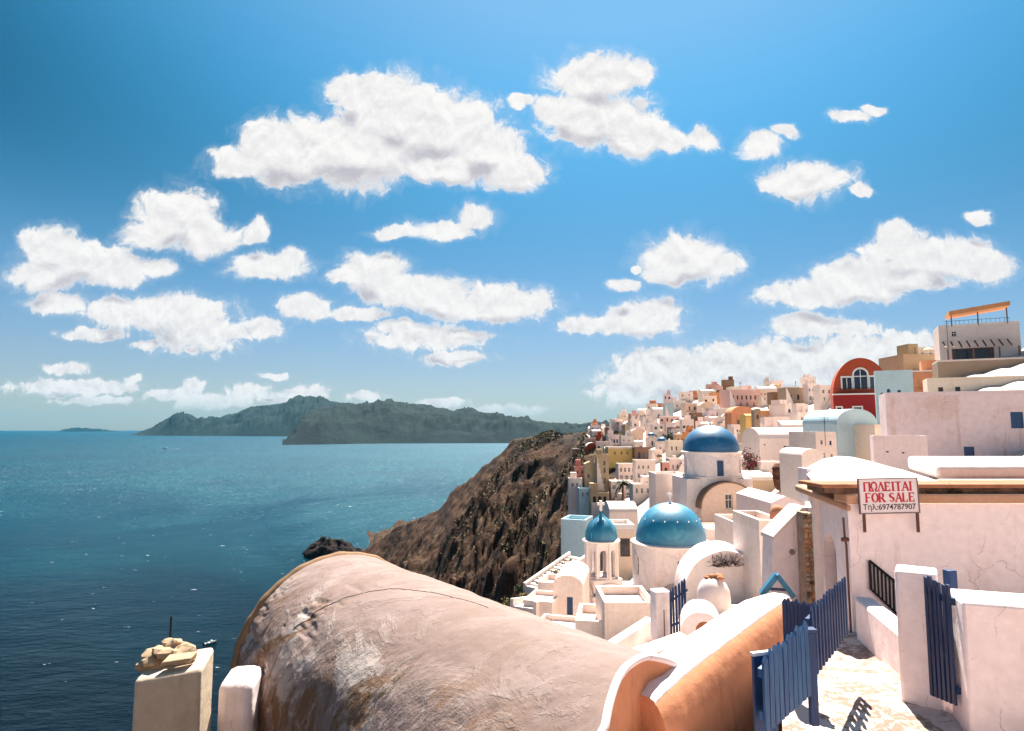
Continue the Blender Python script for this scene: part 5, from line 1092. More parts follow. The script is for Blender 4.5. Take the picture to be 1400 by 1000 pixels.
# ------------------------------------------------------------ the house for sale
def letters(mb, text, x, z, h, adv, wt, M):
    """serif capitals from bars: every letter in a box .72h wide"""
    G = {'Π': [((0, 0), (0, 1), 2), ((.62, 0), (.62, 1), 2), ((-.06, 1), (.68, 1), 1)], 'Ω': 'omega', 'Λ': [((0, 0), (.33, 1), 1), ((.33, 1), (.66, 0), 2)], 'Ε': 'E', 'Ι': [((.14, 0), (.14, 1), 2)], 'Τ': [((.32, 0), (.32, 1), 2), ((-.02, 1), (.66, 1), 1)], 'Α': 'A',
         'F': [((.08, 0), (.08, 1), 2), ((0, 1), (.58, 1), 1), ((.08, .52), (.45, .52), 1)], 'O': 'O', 'R': [((.08, 0), (.08, 1), 2), ((0, 1), (.42, 1), 1), ((.08, .48), (.42, .48), 1), ((.5, .92), (.5, .56), 2), ((.32, .48), (.66, 0), 2)],
         'S': [((.52, .86), (.3, 1), 1), ((.3, 1), (.1, .84), 1), ((.1, .84), (.12, .62), 2), ((.12, .62), (.5, .40), 2), ((.5, .40), (.54, .16), 2), ((.54, .16), (.3, 0), 1), ((.3, 0), (.06, .14), 1)],
         'A': [((0, 0), (.33, 1), 1), ((.33, 1), (.66, 0), 2), ((.12, .34), (.54, .34), 1)], 'L': [((.1, 0), (.1, 1), 2), ((.02, 0), (.58, 0), 1), ((.58, 0), (.58, .2), 1)],
         'E': [((.08, 0), (.08, 1), 2), ((0, 1), (.56, 1), 1), ((.08, .52), (.44, .52), 1), ((0, 0), (.6, 0), 1), ((.58, 0), (.58, .18), 1), ((.55, 1), (.55, .84), 1)]}
    G['Ε'] = G['E']; G['Α'] = G['A']
    ell = [(.33 + .33 * math.cos(q), .5 + .52 * math.sin(q)) for q in np.linspace(0, 2 * math.pi, 17)]
    G['O'] = [(ell[i], ell[i + 1], 2 if abs(math.cos((i + .5) * math.pi / 8)) > .6 else 1) for i in range(16)]
    om = [(.33 + .33 * math.cos(q), .56 + .46 * math.sin(q)) for q in np.linspace(R(-62), R(242), 14)]
    G['Ω'] = [(om[i], om[i + 1], 1.6) for i in range(13)] + [((.42, 0), (.68, 0), 1.4), ((-.02, 0), (.24, 0), 1.4), (om[0], (.48, 0), 1.2), (om[-1], (.18, 0), 1.2)]
    ser = {'Π': ((0, 0), (.62, 0)), 'Λ': ((0, 0), (.66, 0)), 'Ι': ((.14, 0), (.14, 1)), 'Τ': ((.32, 0),), 'Α': ((0, 0), (.66, 0)), 'A': ((0, 0), (.66, 0)), 'F': ((.08, 0),), 'R': ((.08, 0), (.66, 0))}
    for ch in text:
        if ch != ' ':
            bars = list(G[ch]) + [((p[0] - .13, p[1]), (p[0] + .13, p[1]), 1) for p in ser.get(ch, ())]
            for i, (p, q, w) in enumerate(bars):
                a, b = Vector((x + p[0] * h, 0, z + p[1] * h)), Vector((x + q[0] * h, 0, z + q[1] * h)); d = (b - a).normalized(); n = Vector((-d.z, 0, d.x)) * wt * w / 2; e = d * wt * .35; y = -.002 - .0004 * (i % 7)
                mb.add([M @ (a - e - n + Vector((0, y, 0))), M @ (b + e - n + Vector((0, y, 0))), M @ (b + e + n + Vector((0, y, 0))), M @ (a - e + n + Vector((0, y, 0)))], [(0, 1, 2, 3)])
        x += adv * h * (.55 if ch in 'Ι ' else 1)
    return x

def sale_house():
    Y = 11.0; s = Y / F; x0 = at(1162, 760, Y).x; zt = at(1250, 689, Y).z; zb = H - 4.6
    c = (x0, Y, H - 3.4); t = thing('house_for_sale', 'pink white house for sale with terracotta edged roof and low white vault on top', 'house', c, world=True); MARK.append((1250, 740, 'house for sale'))
    mb = MB(); x1 = x0 + 6.0
    # front with a deep stair recess behind the slanted railing
    rec = [at(1188, 766, Y), at(1247, 812, Y), at(1247, 866, Y), at(1192, 806, Y)]; rec = [(p.x, p.z) for p in rec]
    mb.holed([(x0, zb), (x1, zb), (x1, zt), (x0, zt)], [], lambda x, z, d: (x, Y + d, z), .5)
    D = 3.4; xl = at(1114, 700, Y + 1.55).x
    # left side wall runs back with a door opening
    p0, p1 = Vector((x0, Y, 0)), Vector((at(1116, 700, 12.6).x, 12.6, 0)); L = (p1 - p0).length; ex = (p1 - p0) / L; inn = Vector((-ex.y, ex.x, 0)) * -1
    if inn.x < 0: inn = -inn
    mb.holed(rect(0, L, zb, zt + .02), [arc(.62, 1.72, L * .60, H - 3.62, 10)], lambda x, z, d: p0 + ex * x + inn * d + Vector((0, 0, z)), .28)
    pb = p1 + Vector((1.5, 3.2, 0)); mb.quad((p1.x, p1.y, zb), (pb.x, pb.y, zb), (pb.x, pb.y, zt), (p1.x, p1.y, zt)); mb.add([(x0, Y, zt + .01), (x1, Y, zt + .01), (x1, pb.y, zt + .01), (pb.x, pb.y, zt + .01), (p1.x, p1.y, zt + .01)], [(0, 1, 2, 3, 4)])
    mb.build('wall', nearwhite, t)
    d = MB(); a = p0 + ex * (L * .60 - .31) + inn * .2; b = p0 + ex * (L * .60 + .31) + inn * .2; z = Vector((0, 0, H - 3.62)); z2 = Vector((0, 0, H - 1.9)); d.quad(a + z, b + z, b + z2, a + z2); d.build('door', plain('dark_door_wood', (.05, .03, .03), .6), t)
    pl = MB(); q = p0 + ex * (L * .93); pl.tube([q - inn * .02 + Vector((0, 0, zb)), q - inn * .02 + Vector((0, 0, zt))], .10, 8); pl.build('pilaster', limewash, t, smooth=60)
    # terracotta edge: lower sunlit band, dark recess with weeds, upper band
    e = MB(); e.box(x0 - .06, x1, Y - .10, Y + .35, zt + .012, zt + .17); e.build('cornice', plaster('peach_cornice', (.52, .30, .19), (.40, .18, .09), .5, 2, .4), t, bevel=.03)
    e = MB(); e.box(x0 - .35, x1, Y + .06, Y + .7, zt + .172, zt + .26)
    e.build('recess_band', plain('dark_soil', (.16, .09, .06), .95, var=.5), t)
    e = MB(); e.box(x0 - .42, x1, Y - .02, Y + .9, zt + .262, zt + .325); e.build('roof_edge', terracotta, t, bevel=.015)
    e = MB(); p = [at(1100, 662, 12.9), at(1163, 690, 11.0)]; n = Vector((.25, .12, 0)); e.hexa([p[0] - n + Vector((0, 0, -.12)), p[1] - n * .3 + Vector((0, 0, -.12)), p[1] + n + Vector((0, 0, -.12)), p[0] + n + Vector((0, 0, -.12)), p[0] - n, p[1] - n * .3, p[1] + n, p[0] + n]); e.build('coping', plaster('peach_cornice', (.60, .38, .26)), t, bevel=.03)
    # weeds in the recess
    for k in range(26):
        u = random.choice((random.uniform(1258, 1335), random.uniform(1168, 1180), random.uniform(1262, 1310))); p = at(u, 674, Y + .1); w = MB()
        for j in range(9): a = Vector((random.gauss(0, .02), random.gauss(-.02, .02), random.gauss(0, .02))); w.tube([p + a, p + a * 2 + Vector((random.gauss(0, .03), -.03, random.uniform(.0, .06)))], .004, 4)
        w.build('weed', leafmat('dry_weed', (.06, .05, .02), (.14, .08, .04)), t)
    # shallow vault on the roof
    zr = zt + .326; P = []
    for y in np.linspace(11.6, 14.6, 26):
        sy = math.sin(min(1, (y - 11.6) / 1.2) * math.pi / 2); row = []
        for i in np.linspace(0, 1, 60):
            x = x0 - .30 + i * 2.25; prof = np.interp(i, [0, .08, .2, .36, .5, .68, .85, 1], [0, .13, .27, .34, .315, .21, .09, .0]); row.append((x + .40 * (y - 11.6), y, zr + .004 + prof * sy * .92))
        P.append(row)
    MB().grid(P).build('roof_vault', plaster('smooth_roof_white', (.84, .74, .70), (.7, .58, .52), .2, .6, .12), t, smooth=180)
    e = MB(); q0 = at(1271, 650, 12.2); e.hexa([(q0.x, 12.0, zr + .003), (q0.x + 3, 12.0, zr + .003), (q0.x + 4.3, 15, zr + .003), (q0.x + 1.3, 15, zr + .003), (q0.x, 12.0, zr + .26), (q0.x + 3, 12.0, zr + .26), (q0.x + 4.3, 15, zr + .3), (q0.x + 1.3, 15, zr + .3)]); e.build('roof_block', limewash, t, bevel=.08)
    # projecting base plinth line and pipe
    e = MB(); e.tube([at(1153, 708, Y - .1), at(1155, 735, Y - .06), at(1156, 740, Y - .07)] + [at(1157 + k * 1.3, 745 + k * 24, Y - .07) for k in range(6)], .018, 7); e.tube([at(1151, 738, Y - .08), at(1160, 738, Y - .08)], .035, 7); e.build('drainpipe', rust, t, smooth=60)
    # slanted stair railing
    A, B_, C_, D_ = at(1189, 767, Y - .05), at(1232, 802, Y - .05), at(1233, 846, Y - .05), at(1191, 806, Y - .05)
    rt = thing('stair_railing', 'black slanted stair railing on the pink wall behind the white gate pillar', 'railing', D_, world=True)
    for (p, q, r) in ((A, B_, .022), (D_, C_, .018), (A, D_, .022), (B_, C_, .02)): b = MB(); b.tube([p, q], r, 6); b.build('rail', blackiron, rt)
    for k in range(1, 8): f_ = k / 8; b = MB(); b.tube([A.lerp(B_, f_), D_.lerp(C_, f_)], .016, 6); b.build('baluster', blackiron, rt)
    # sign
    q = at(1215, 678, Y - .16); Wd, Hg = 77 * s, 44 * s
    st = thing('for_sale_sign', 'white board sign with red lettering standing on two rusty posts on the pink wall', 'sign', q); M = Matrix.Rotation(R(-1.2), 4, 'Y')
    b = MB(); b.box(-Wd / 2, Wd / 2, 0, .02, -Hg / 2, Hg / 2, M); b.build('board', plain('sign_white', (.80, .70, .70), .45, var=.06), st)
    b = MB(); bw = .016
    for a in ((-Wd / 2 - bw, -Wd / 2 - .001, -Hg / 2 - bw, Hg / 2 + bw), (Wd / 2 + .001, Wd / 2 + bw, -Hg / 2 - bw, Hg / 2 + bw), (-Wd / 2, Wd / 2, Hg / 2 + .001, Hg / 2 + bw), (-Wd / 2, Wd / 2, -Hg / 2 - bw, -Hg / 2 - .001)): b.box(a[0], a[1], -.012, .028, a[2], a[3], M)
    b.build('frame', plain('grey_frame', (.16, .12, .13), .5), st)
    red = plain('sign_red', (.50, .015, .035), .5, var=.05); b = MB()
    h = Hg * .25; M2 = Matrix.Rotation(R(-1.2), 4, 'Y')
    letters(b, 'ΠΩΛΕΙΤΑΙ', -Wd * .41, Hg * .15, h, .83, h * .125, M2); letters(b, 'FOR SALE', -Wd * .40, -Hg * .175, h, .80, h * .125, M2); b.build('lettering', red, st)
    cu = bpy.data.curves.new('lettering', 'FONT'); cu.body = 'Τηλ:6974787907'; cu.size = Hg * .235; cu.align_x = 'CENTER'; cu.extrude = .0005; cu.offset = .0016; cu.materials.append(plain('sign_black', (.03, .02, .03), .5))
    o = bpy.data.objects.new('phone_lettering', cu); COL.objects.link(o); bpy.context.view_layer.update(); me = bpy.data.meshes.new_from_object(o); bpy.data.objects.remove(o); o = bpy.data.objects.new('phone_lettering', me); COL.objects.link(o); o.parent = st; o.rotation_euler = (math.pi / 2, R(-1.2), 0); o.location = (0, -.004, -Hg * .41); o.scale = (.96, 1, 1)
    for u in (1181, 1254): p0_, p1_ = at(u, 697, Y - .13), at(u + 2, 728, Y - .13); b = MB(); b.box(p0_.x - q.x - .02, p0_.x - q.x + .02, .0205, .05, p1_.z - q.z, p0_.z - q.z + .3); b.build('post', rust, st)
sale_house()

def annexe_walls():
    # gable ended pink wall with meter, left of the stone strip
    Y = 13.2; p = lambda u, v: at(u, v, Y)
    t = thing('gabled_side_wall', 'pink side wall with sloping white top and a small round emblem beside the stone strip', 'wall', p(1080, 840), world=True)
    b = MB(); poly = [(q.x, q.z) for q in (p(1054, 850), p(1104, 850), p(1104, 700), p(1096, 698), p(1080, 712), p(1056, 737))]; b.prism(poly, lambda x, z, d: (x, d, z), Y, Y + .5); b.build('wall', nearwhite, t)
    b = MB(); cap = [p(1056, 737), p(1080, 712), p(1096, 697), p(1104, 697)]
    for a, c in zip(cap[:-1], cap[1:]): b.hexa([a + Vector((0, -.04, -.03)), c + Vector((0, -.04, -.03)), c + Vector((0, .6, -.03)), a + Vector((0, .6, -.03)), a + Vector((0, -.04, .05)), c + Vector((0, -.04, .05)), c + Vector((0, .6, .05)), a + Vector((0, .6, .05))])
    b.build('coping', limewash, t)
    b = MB(); c = p(1083, 755); b.lathe([(.001, .03), (.05, .03), (.06, 0)], 16, (0, 0, 0)); o = b.build('emblem', plain('grey_emblem', (.25, .2, .2), .6), t, origin=(0, 0, 0)); o.location = Vector((c.x, Y - .002, c.z)) - WORG[t.name]; o.rotation_euler = (R(90), 0, 0)
    # exposed rubble strip: each stone its own piece
    t = thing('stone_strip_pier', 'narrow pier of exposed rubble stones between two white walls', 'pier', at(1108, 850, 12.85), world=True); z = at(1108, 702, 12.8).z; zb = at(1108, 850, 12.8).z; xa, xb = at(1102, 760, 12.8).x, at(1114, 760, 12.8).x
    b = MB(); b.box(xa, xb, 12.85, 13.15, zb, z); b.build('mortar', plain('mortar', (.34, .24, .18), .95, var=.3), t)
    sm = [plaster('rubble_stone', (.42, .30, .19)), plaster('rubble_dark', (.12, .075, .055), None, .4, 5, .8), plaster('rubble_orange', (.42, .20, .10), None, .4, 5, .8)]; k = 0
    while z > zb + .05:
        h = random.uniform(.07, .13); x = xa
        while x < xb - .02:
            w = min(random.uniform(.06, .12), xb - x); m = MB(); blob_mesh(m, (x + w / 2, 12.85, z - h / 2), .5, k, 7, .22, (w * .95, .10, h * .95)); m.build('stone', sm[random.choice((0, 0, 1, 2))], t, smooth=60); x += w; k += 1
        z -= h
    # white chimney pot on the wall top
    c = at(1113, 668, 13.6); t = thing('chimney_pot', 'small white chimney with a round ochre lined opening above the stone strip', 'chimney', c)
    m = MB(); a = np.linspace(0, 2 * math.pi, 20, endpoint=False); m.holed(rect(-.22, .22, -.25, .42), [[(.0 + .11 * math.cos(q), .22 + .11 * math.sin(q)) for q in a]], lambda x, z, d: (x, -.2 + d, z), .2); m.box(-.22, -.2, -.199, .25, -.25, .42); m.box(.2, .22, -.199, .25, -.25, .42); m.box(-.199, .199, -.199, .25, .40, .42); m.build('body', nearwhite, t)
    m = MB(); m.quad((-.19, .0, 0), (.19, .0, 0), (.19, .0, .4), (-.19, .0, .4)); m.build('flue', ochrepl, t)
    # path-like wall top sloping up behind
    a, b_, c_, d_ = at(1100, 694, 13.75), at(1108, 662, 15.5), at(1124, 662, 15.5), at(1116, 694, 13.4); m = MB(); z = Vector((0, 0, -2)); m.hexa([a + z, d_ + z, c_ + z, b_ + z, a, d_, c_, b_]); m.build('white_wall', limewash, label='thick white wall top running up behind the small chimney', cat='wall', origin=a)
    # terracotta pot pipe
    c = at(1064, 728, 26); t = thing('terracotta_chimney', 'rounded terracotta chimney stack on a white roof left of the gabled wall', 'chimney', c); m = MB(); m.lathe([(.30, -.5), (.30, .75), (.24, .95), (.10, 1.05), (.001, 1.06)], 18); m.build('stack', plaster('terracotta_pot', (.50, .22, .12), None, .4, 3), t, smooth=50)
    H_('white flat roof house carrying the terracotta chimney stack', 1040, 1078, 728, 770, 'white', '', '', Y=25.5, depth=3)
annexe_walls()

def oven_group():
    # the pink rounded chapel end with dry vines on its vault
    Y = 27.5; c = at(996, 837, Y); s = Y / F
    t = thing('vaulted_cellar', 'pinkish rounded vault end with a heap of dry twigs on its crown', 'vaulted building', c, R(-6)); w2, zs, rise, D = 1.8, .5, 1.95, 2.4
    a = np.linspace(0, math.pi, 31); prof = [(-w2, -2.5), (w2, -2.5)] + [(w2 * math.cos(q), zs + rise * math.sin(q)) for q in a]
    m = MB(); m.holed(prof, [], lambda x, z, d: (x, d, z), .1); m.build('end_wall', churchwhite, t)
    m = MB(); P = [[(w2 * k * math.cos(q), y, zs + rise * k * math.sin(q) + .02 * math.sin(q * 9 + y)) for q in a] for y, k in ((-.08, .97), (-.1, 1.02), (.1, 1.035), (.5, 1.02), (1.5, 1.02), (D, 1.02))]; m.grid(P); m.grid([[(-w2 * 1.02, 0, zs), (-w2 * 1.02, 0, -2.5)], [(-w2 * 1.02, D, zs), (-w2 * 1.02, D, -2.5)]]); m.grid([[(w2 * 1.02, 0, zs), (w2 * 1.02, 0, -2.5)], [(w2 * 1.02, D, zs), (w2 * 1.02, D, -2.5)]]); m.build('vault', nearwhite, t, smooth=60)
    tw = thing('twig_heap', 'tangle of dry dark vine twigs lying on the pinkish rounded vault', 'twigs', at(990, 774, Y - .2)); 
    for k in range(55):
        p = Vector((random.uniform(-.6, .6), random.uniform(-.15, .35), random.uniform(0, .18))); pts = [p]; d = Vector((random.choice((-1, 1)) * random.uniform(.3, 1), random.uniform(-.4, .4), random.uniform(-.2, .6))).normalized()
        for j in range(5): d = (d + Vector((random.gauss(0, .5), random.gauss(0, .4), random.gauss(0, .45)))).normalized(); p = p + d * .12; p.z = max(.0, p.z); pts.append(p.copy())
        m = MB(); m.tube(pts, random.uniform(.012, .022), 5, r1=.006); m.build('twig', plain('dry_twig', (.05, .032, .025), .9), tw)
    # rounded little apse with crumbling top
    c = at(976, 828, 22.5); t = thing('little_apse', 'small rounded white apse with a crumbling terracotta top under the twigs', 'apse', c)
    m = MB(); prof = [(.56, -2), (.56, .2), (.53, .5), (.43, .72), (.30, .86), (.18, .92)]; m.lathe(prof, 36); m.build('shell', churchwhite, t, smooth=70)
    for k in range(9): m = MB(); blob_mesh(m, (random.uniform(-.24, .24), random.uniform(-.25, .1), 0.90 + random.uniform(0, .10)), random.uniform(.07, .13), k + 40, 8, .5, (1.2, 1, .7)); m.build('brick_lump', terracotta, t, smooth=60)
    # bread oven: broken plaster body with an orange hollow
    c = at(957, 880, 15.5); t = thing('broken_oven', 'broken whitewashed oven with an orange brick hollow behind the blue gate', 'oven', c, R(-14)); w = .36
    m = MB(); a = np.linspace(0, math.pi, 17); w = .34; out = [(-w, -1.2), (w + .2, -1.2)] + [((w + .1) * math.cos(q) + .1 * (1 if q < 1.5 else 0), .15 + .55 * math.sin(q)) for q in a]
    m.holed(out, [arc(.42, .55, .12, -.05, 8)], lambda x, z, d: (x, d, z), .35); m.prism(out, lambda x, z, d: (x, d, z), .001, 1.2, caps=False); m.build('body', nearwhite, t, smooth=35)
    m = MB(); m.quad((-.15, .33, -.1), (.4, .33, -.1), (.4, .33, .55), (-.15, .33, .55)); m.build('hollow', ochrepl, t)
    for k in range(12): m = MB(); blob_mesh(m, (random.uniform(-.1, .45), random.uniform(-.12, .1), random.uniform(-.18, .02)), random.uniform(.05, .1), k + 60, 8, .5); m.build('brick_lump', random.choice((terracotta, ochrepl)), t, smooth=60)
oven_group()

# ------------------------------------------------------------ picket gates, pillars, paving
def pickets(t, A, B, n, h0, h1, w=.065, mat=None, rails=(.22, .78), point=True, jit=.02):
    """upright pickets from base point A to B (tops follow h0..h1), two rails"""
    mat = mat or bluewood; ex = (B - A); ex2 = Vector((ex.x, ex.y, 0)).normalized(); nr = Vector((-ex2.y, ex2.x, 0))
    for k in range(n):
        f_ = (k + .5) / n; p = A.lerp(B, f_); h = h0 + (h1 - h0) * f_ + random.uniform(-jit, jit); m = MB(); a, c = ex2 * w / 2, nr * .011
        pr = [(-1, 0), (1, 0), (1, h - w * .7), (0, h), (-1, h - w * .7)] if point else [(-1, 0), (1, 0), (1, h), (-1, h)]
        le = random.uniform(-.012, .012)
        m.prism(pr, lambda x, z, d: p + a * x + ex2 * le * z + nr * d + Vector((0, 0, z)), -.011, .011); m.build('picket', mat, t)
    for r in rails:
        m = MB(); a, b = A + Vector((0, 0, h0 * r)), B + Vector((0, 0, h1 * r)); z = Vector((0, 0, .035)); o, i = nr * .012, nr * .045
        m.hexa([a + o - z, b + o - z, b + i - z, a + i - z, a + o + z, b + o + z, b + i + z, a + i + z]); m.build('rail', mat, t)
def gates():
    # middle: fan of blue pickets
    A, B = at(1111, 930, 6.3), at(1160, 866, 7.9); t = thing('picket_fence', 'blue picket panel rising to the tall pointed end at the drainpipe', 'fence', A, world=True); pickets(t, A, B, 13, (930 - 838) / F * 6.35, (866 - 797) / F * 7.9 + .05, .062)
    A, B = at(1074, 900, 7.6), at(1116, 905, 7.3); t = thing('picket_fence', 'blue picket panel standing against the end of the ochre wall', 'fence', A, world=True); pickets(t, A, B, 8, .66, .62, .062)
    A, B = at(1046, 1004, 5.5), at(1108, 950, 6.0); t = thing('picket_fence', 'nearest low blue picket panel at the bottom edge with pale worn paint', 'fence', A, world=True); pickets(t, A, B, 10, .60, .66, .066, wood('worn_blue_wood', (.006, .05, .17), (.02, .11, .25), (.30, .42, .50), .6))
    p = at(1046, 915, 5.7); t = thing('leaning_board', 'flat dark blue board leaning at the low end of the nearest pickets', 'board', at(1046, 990, 5.7), R(16)); m = MB(); m.box(-.10, .12, -.015, .015, -.2, .56); m.build('board', bluewood, t); m = MB(); m.box(-.11, .13, -.02, .02, .563, .59); m.build('edge', trimwhite, t)
    c = at(1112, 960, 6.15); t = thing('gate_post', 'short thick blue post where two picket panels meet', 'post', c, world=True)
    m = MB(); m.box(c.x - .035, c.x + .035, c.y - .035, c.y + .035, c.z - .2, c.z + .62); m.build('shaft', bluewood, t, bevel=.006); m = MB(); m.box(c.x - .045, c.x + .045, c.y - .045, c.y + .045, c.z + .622, c.z + .65); m.build('cap', bluewood, t)
    # blue A frame behind the ochre wall
    q = at(1066, 816, 9.4); t = thing('blue_a_frame', 'little blue wooden A shaped frame on top of the ochre wall', 'frame', q, R(-15)); k = 9.4 / F
    for x0, x1 in ((-22 * k, -2 * k), (18 * k, -2 * k)):
        m = MB(); a, b = Vector((x0, 0, 0)), Vector((x1, 0, 27 * k)); d = (b - a).normalized(); n = Vector((-d.z, 0, d.x)) * .035; y = Vector((0, .14, 0)); m.hexa([a - n, b - n, b - n + y, a - n + y, a + n, b + n, b + n + y, a + n + y]); m.build('leg', wood('teal_blue_wood', (.006, .10, .20), (.01, .15, .28), (.2, .35, .4), .4), t)
    m = MB(); m.box(-14 * k, 11 * k, .02, .06, 7 * k, 10 * k); m.build('crossbar', bluewood, t)
    # middle distance gate
    A, B = at(916, 868, 21.5), at(940, 862, 20.6); t = thing('picket_gate', 'blue picket gate hung on the white post below the teal dome', 'gate', A, world=True); pickets(t, A, B, 6, (868 - 812) / F * 21.5, (862 - 793) / F * 20.6, .105, rails=(.2, .75))
    c = at(904, 872, 21.8); t = thing('white_gate_post', 'white plastered post beside the small blue picket gate', 'post', c, R(10)); m = MB(); m.box(-.27, .27, -.27, .27, -1.5, 1.52); m.build('shaft', nearwhite, t, bevel=.05); m = MB(); m.box(-.012, .012, -.285, -.272, -.1, .95); m.build('iron_strip', rust, t)
    a, b = at(826, 890, 20), at(893, 846, 23.5); t = thing('yard_wall', 'pink white yard wall slanting down from the small blue gate', 'wall', a, world=True); m = MB(); z = Vector((0, 0, -2.2)); n = Vector((-.2, .3, 0)); m.hexa([a + z, b + z, b + n + z, a + n + z, a, b, b + n, a + n]); m.build('wall', nearwhite, t, bevel=.04)
    a, b = at(880, 897, 13), at(946, 872, 15); m = MB(); n = Vector((-.15, .5, 0)); m.hexa([a + z, b + z, b + n + z, a + n + z, a, b, b + n, a + n]); m.build('kerb_wall', limewash, label='low white kerb wall behind the ochre ended barrel', cat='wall', origin=a, bevel=.05)
    # right: pillar, gate, post, second pillar
    Y = 7.4; c = at(1262, 945, Y); t = thing('white_gate_pillar', 'stout white square gate pillar with a bright flat top by the tall blue gate', 'pillar', c, R(-33)); s = Y / F
    m = MB(); m.box(-.20, .20, -.20, .20, -.6, (945 - 789) * s); m.build('shaft', nearwhite, t, bevel=.03)
    A, B = at(1272, 950, 7.2), at(1309, 965, 6.7); t = thing('picket_gate', 'tall narrow dark blue picket gate right of the stout white pillar', 'gate', A, world=True); pickets(t, A, B, 6, (950 - 797) * 7.2 / F, (965 - 812) * 6.7 / F, .052, wood('dark_blue_wood', (.001, .016, .070), (.0015, .030, .110), (.08, .17, .26), .3), rails=(.12, .86), point=False)
    c = at(1306, 900, 7.6); t = thing('blue_post', 'square dark blue post behind the tall narrow gate', 'post', c, R(10)); m = MB(); m.box(-.05, .05, -.05, .05, -.8, (900 - 787) * 7.6 / F); m.build('shaft', bluewood, t, bevel=.006); m = MB(); m.box(.052, .25, -.02, .02, .55, .68); m.build('brace', bluewood, t)
    c = at(1352, 960, 6.6); t = thing('white_gate_pillar', 'lower white wall pillar at the right edge beyond the blue gate', 'pillar', c, R(-20)); m = MB(); m.box(-.22, .9, -.2, .4, -.6, (960 - 829) * 6.6 / F); m.build('shaft', nearwhite, t, bevel=.03)
    # stair cheek under the railing: white sloping parapet and landing
    a, b = at(1168, 815, 10.7), at(1238, 874, 8.1); d = (b - a); n = Vector((-d.y, d.x, 0)).normalized() * .28; n = n if n.x > 0 else -n; za, zb_ = Vector((0, 0, H - 4.3 - a.z)), Vector((0, 0, H - 4.3 - b.z))
    m = MB(); m.hexa([a + za, b + zb_, b + n + zb_, a + n + za, a, b, b + n, a + n]); m.build('stair_parapet', nearwhite, label='white sloping stair parapet below the black slanted railing', cat='parapet', origin=a, bevel=.05)
gates()
def near_paving():
    P = []; 
    for Y in np.concatenate([np.linspace(-9, 4, 14), np.linspace(4.2, 12.6, 60)]):
        row = []
        for u in np.linspace(868 if Y < 6.4 else 1052, 2100, 110):
            x = (u - 700) / F * max(Y, 5.5) if Y > 4 else 1.0 + (u - 868) / 1232 * 17; g = float(np.interp(Y, [4, 6, 7.5, 9, 11, 13], [-3.05, -3.02, -2.95, -3.2, -3.45, -3.6])); n = float(fbm(np.array([x * 2.0]), np.array([Y * 2.0]), 4, 3)[0]); row.append((x, Y, H + g + n * .16 + min(.25, max(0, x - 4.6) * .06)))
        P.append(row)
    m, t, b = newmat('peeling_whitewash'); v = coords(t); n = t.noise(v, 2.2, 8, .7, dist=.5); n2 = t.noise(v, 16, 5, .65)
    c = t.mix(t.smooth(n, .44, .55), (.66, .53, .47), (.26, .16, .12)); c = t.mix(t.smooth(n2, .52, .62, 0, .7), c, (.70, .58, .53)); t.l.new(c, b.inputs['Base Color']); b.inputs['Roughness'].default_value = .9
    bn = t.node('ShaderNodeBump', inp={'Strength': .6, 'Distance': .03, 'Height': t.math('ADD', n, n2)}); t.l.new(bn.outputs[0], b.inputs['Normal'])
    MB().grid(P).build('pavement', m, smooth=180, kind='structure')
near_paving()

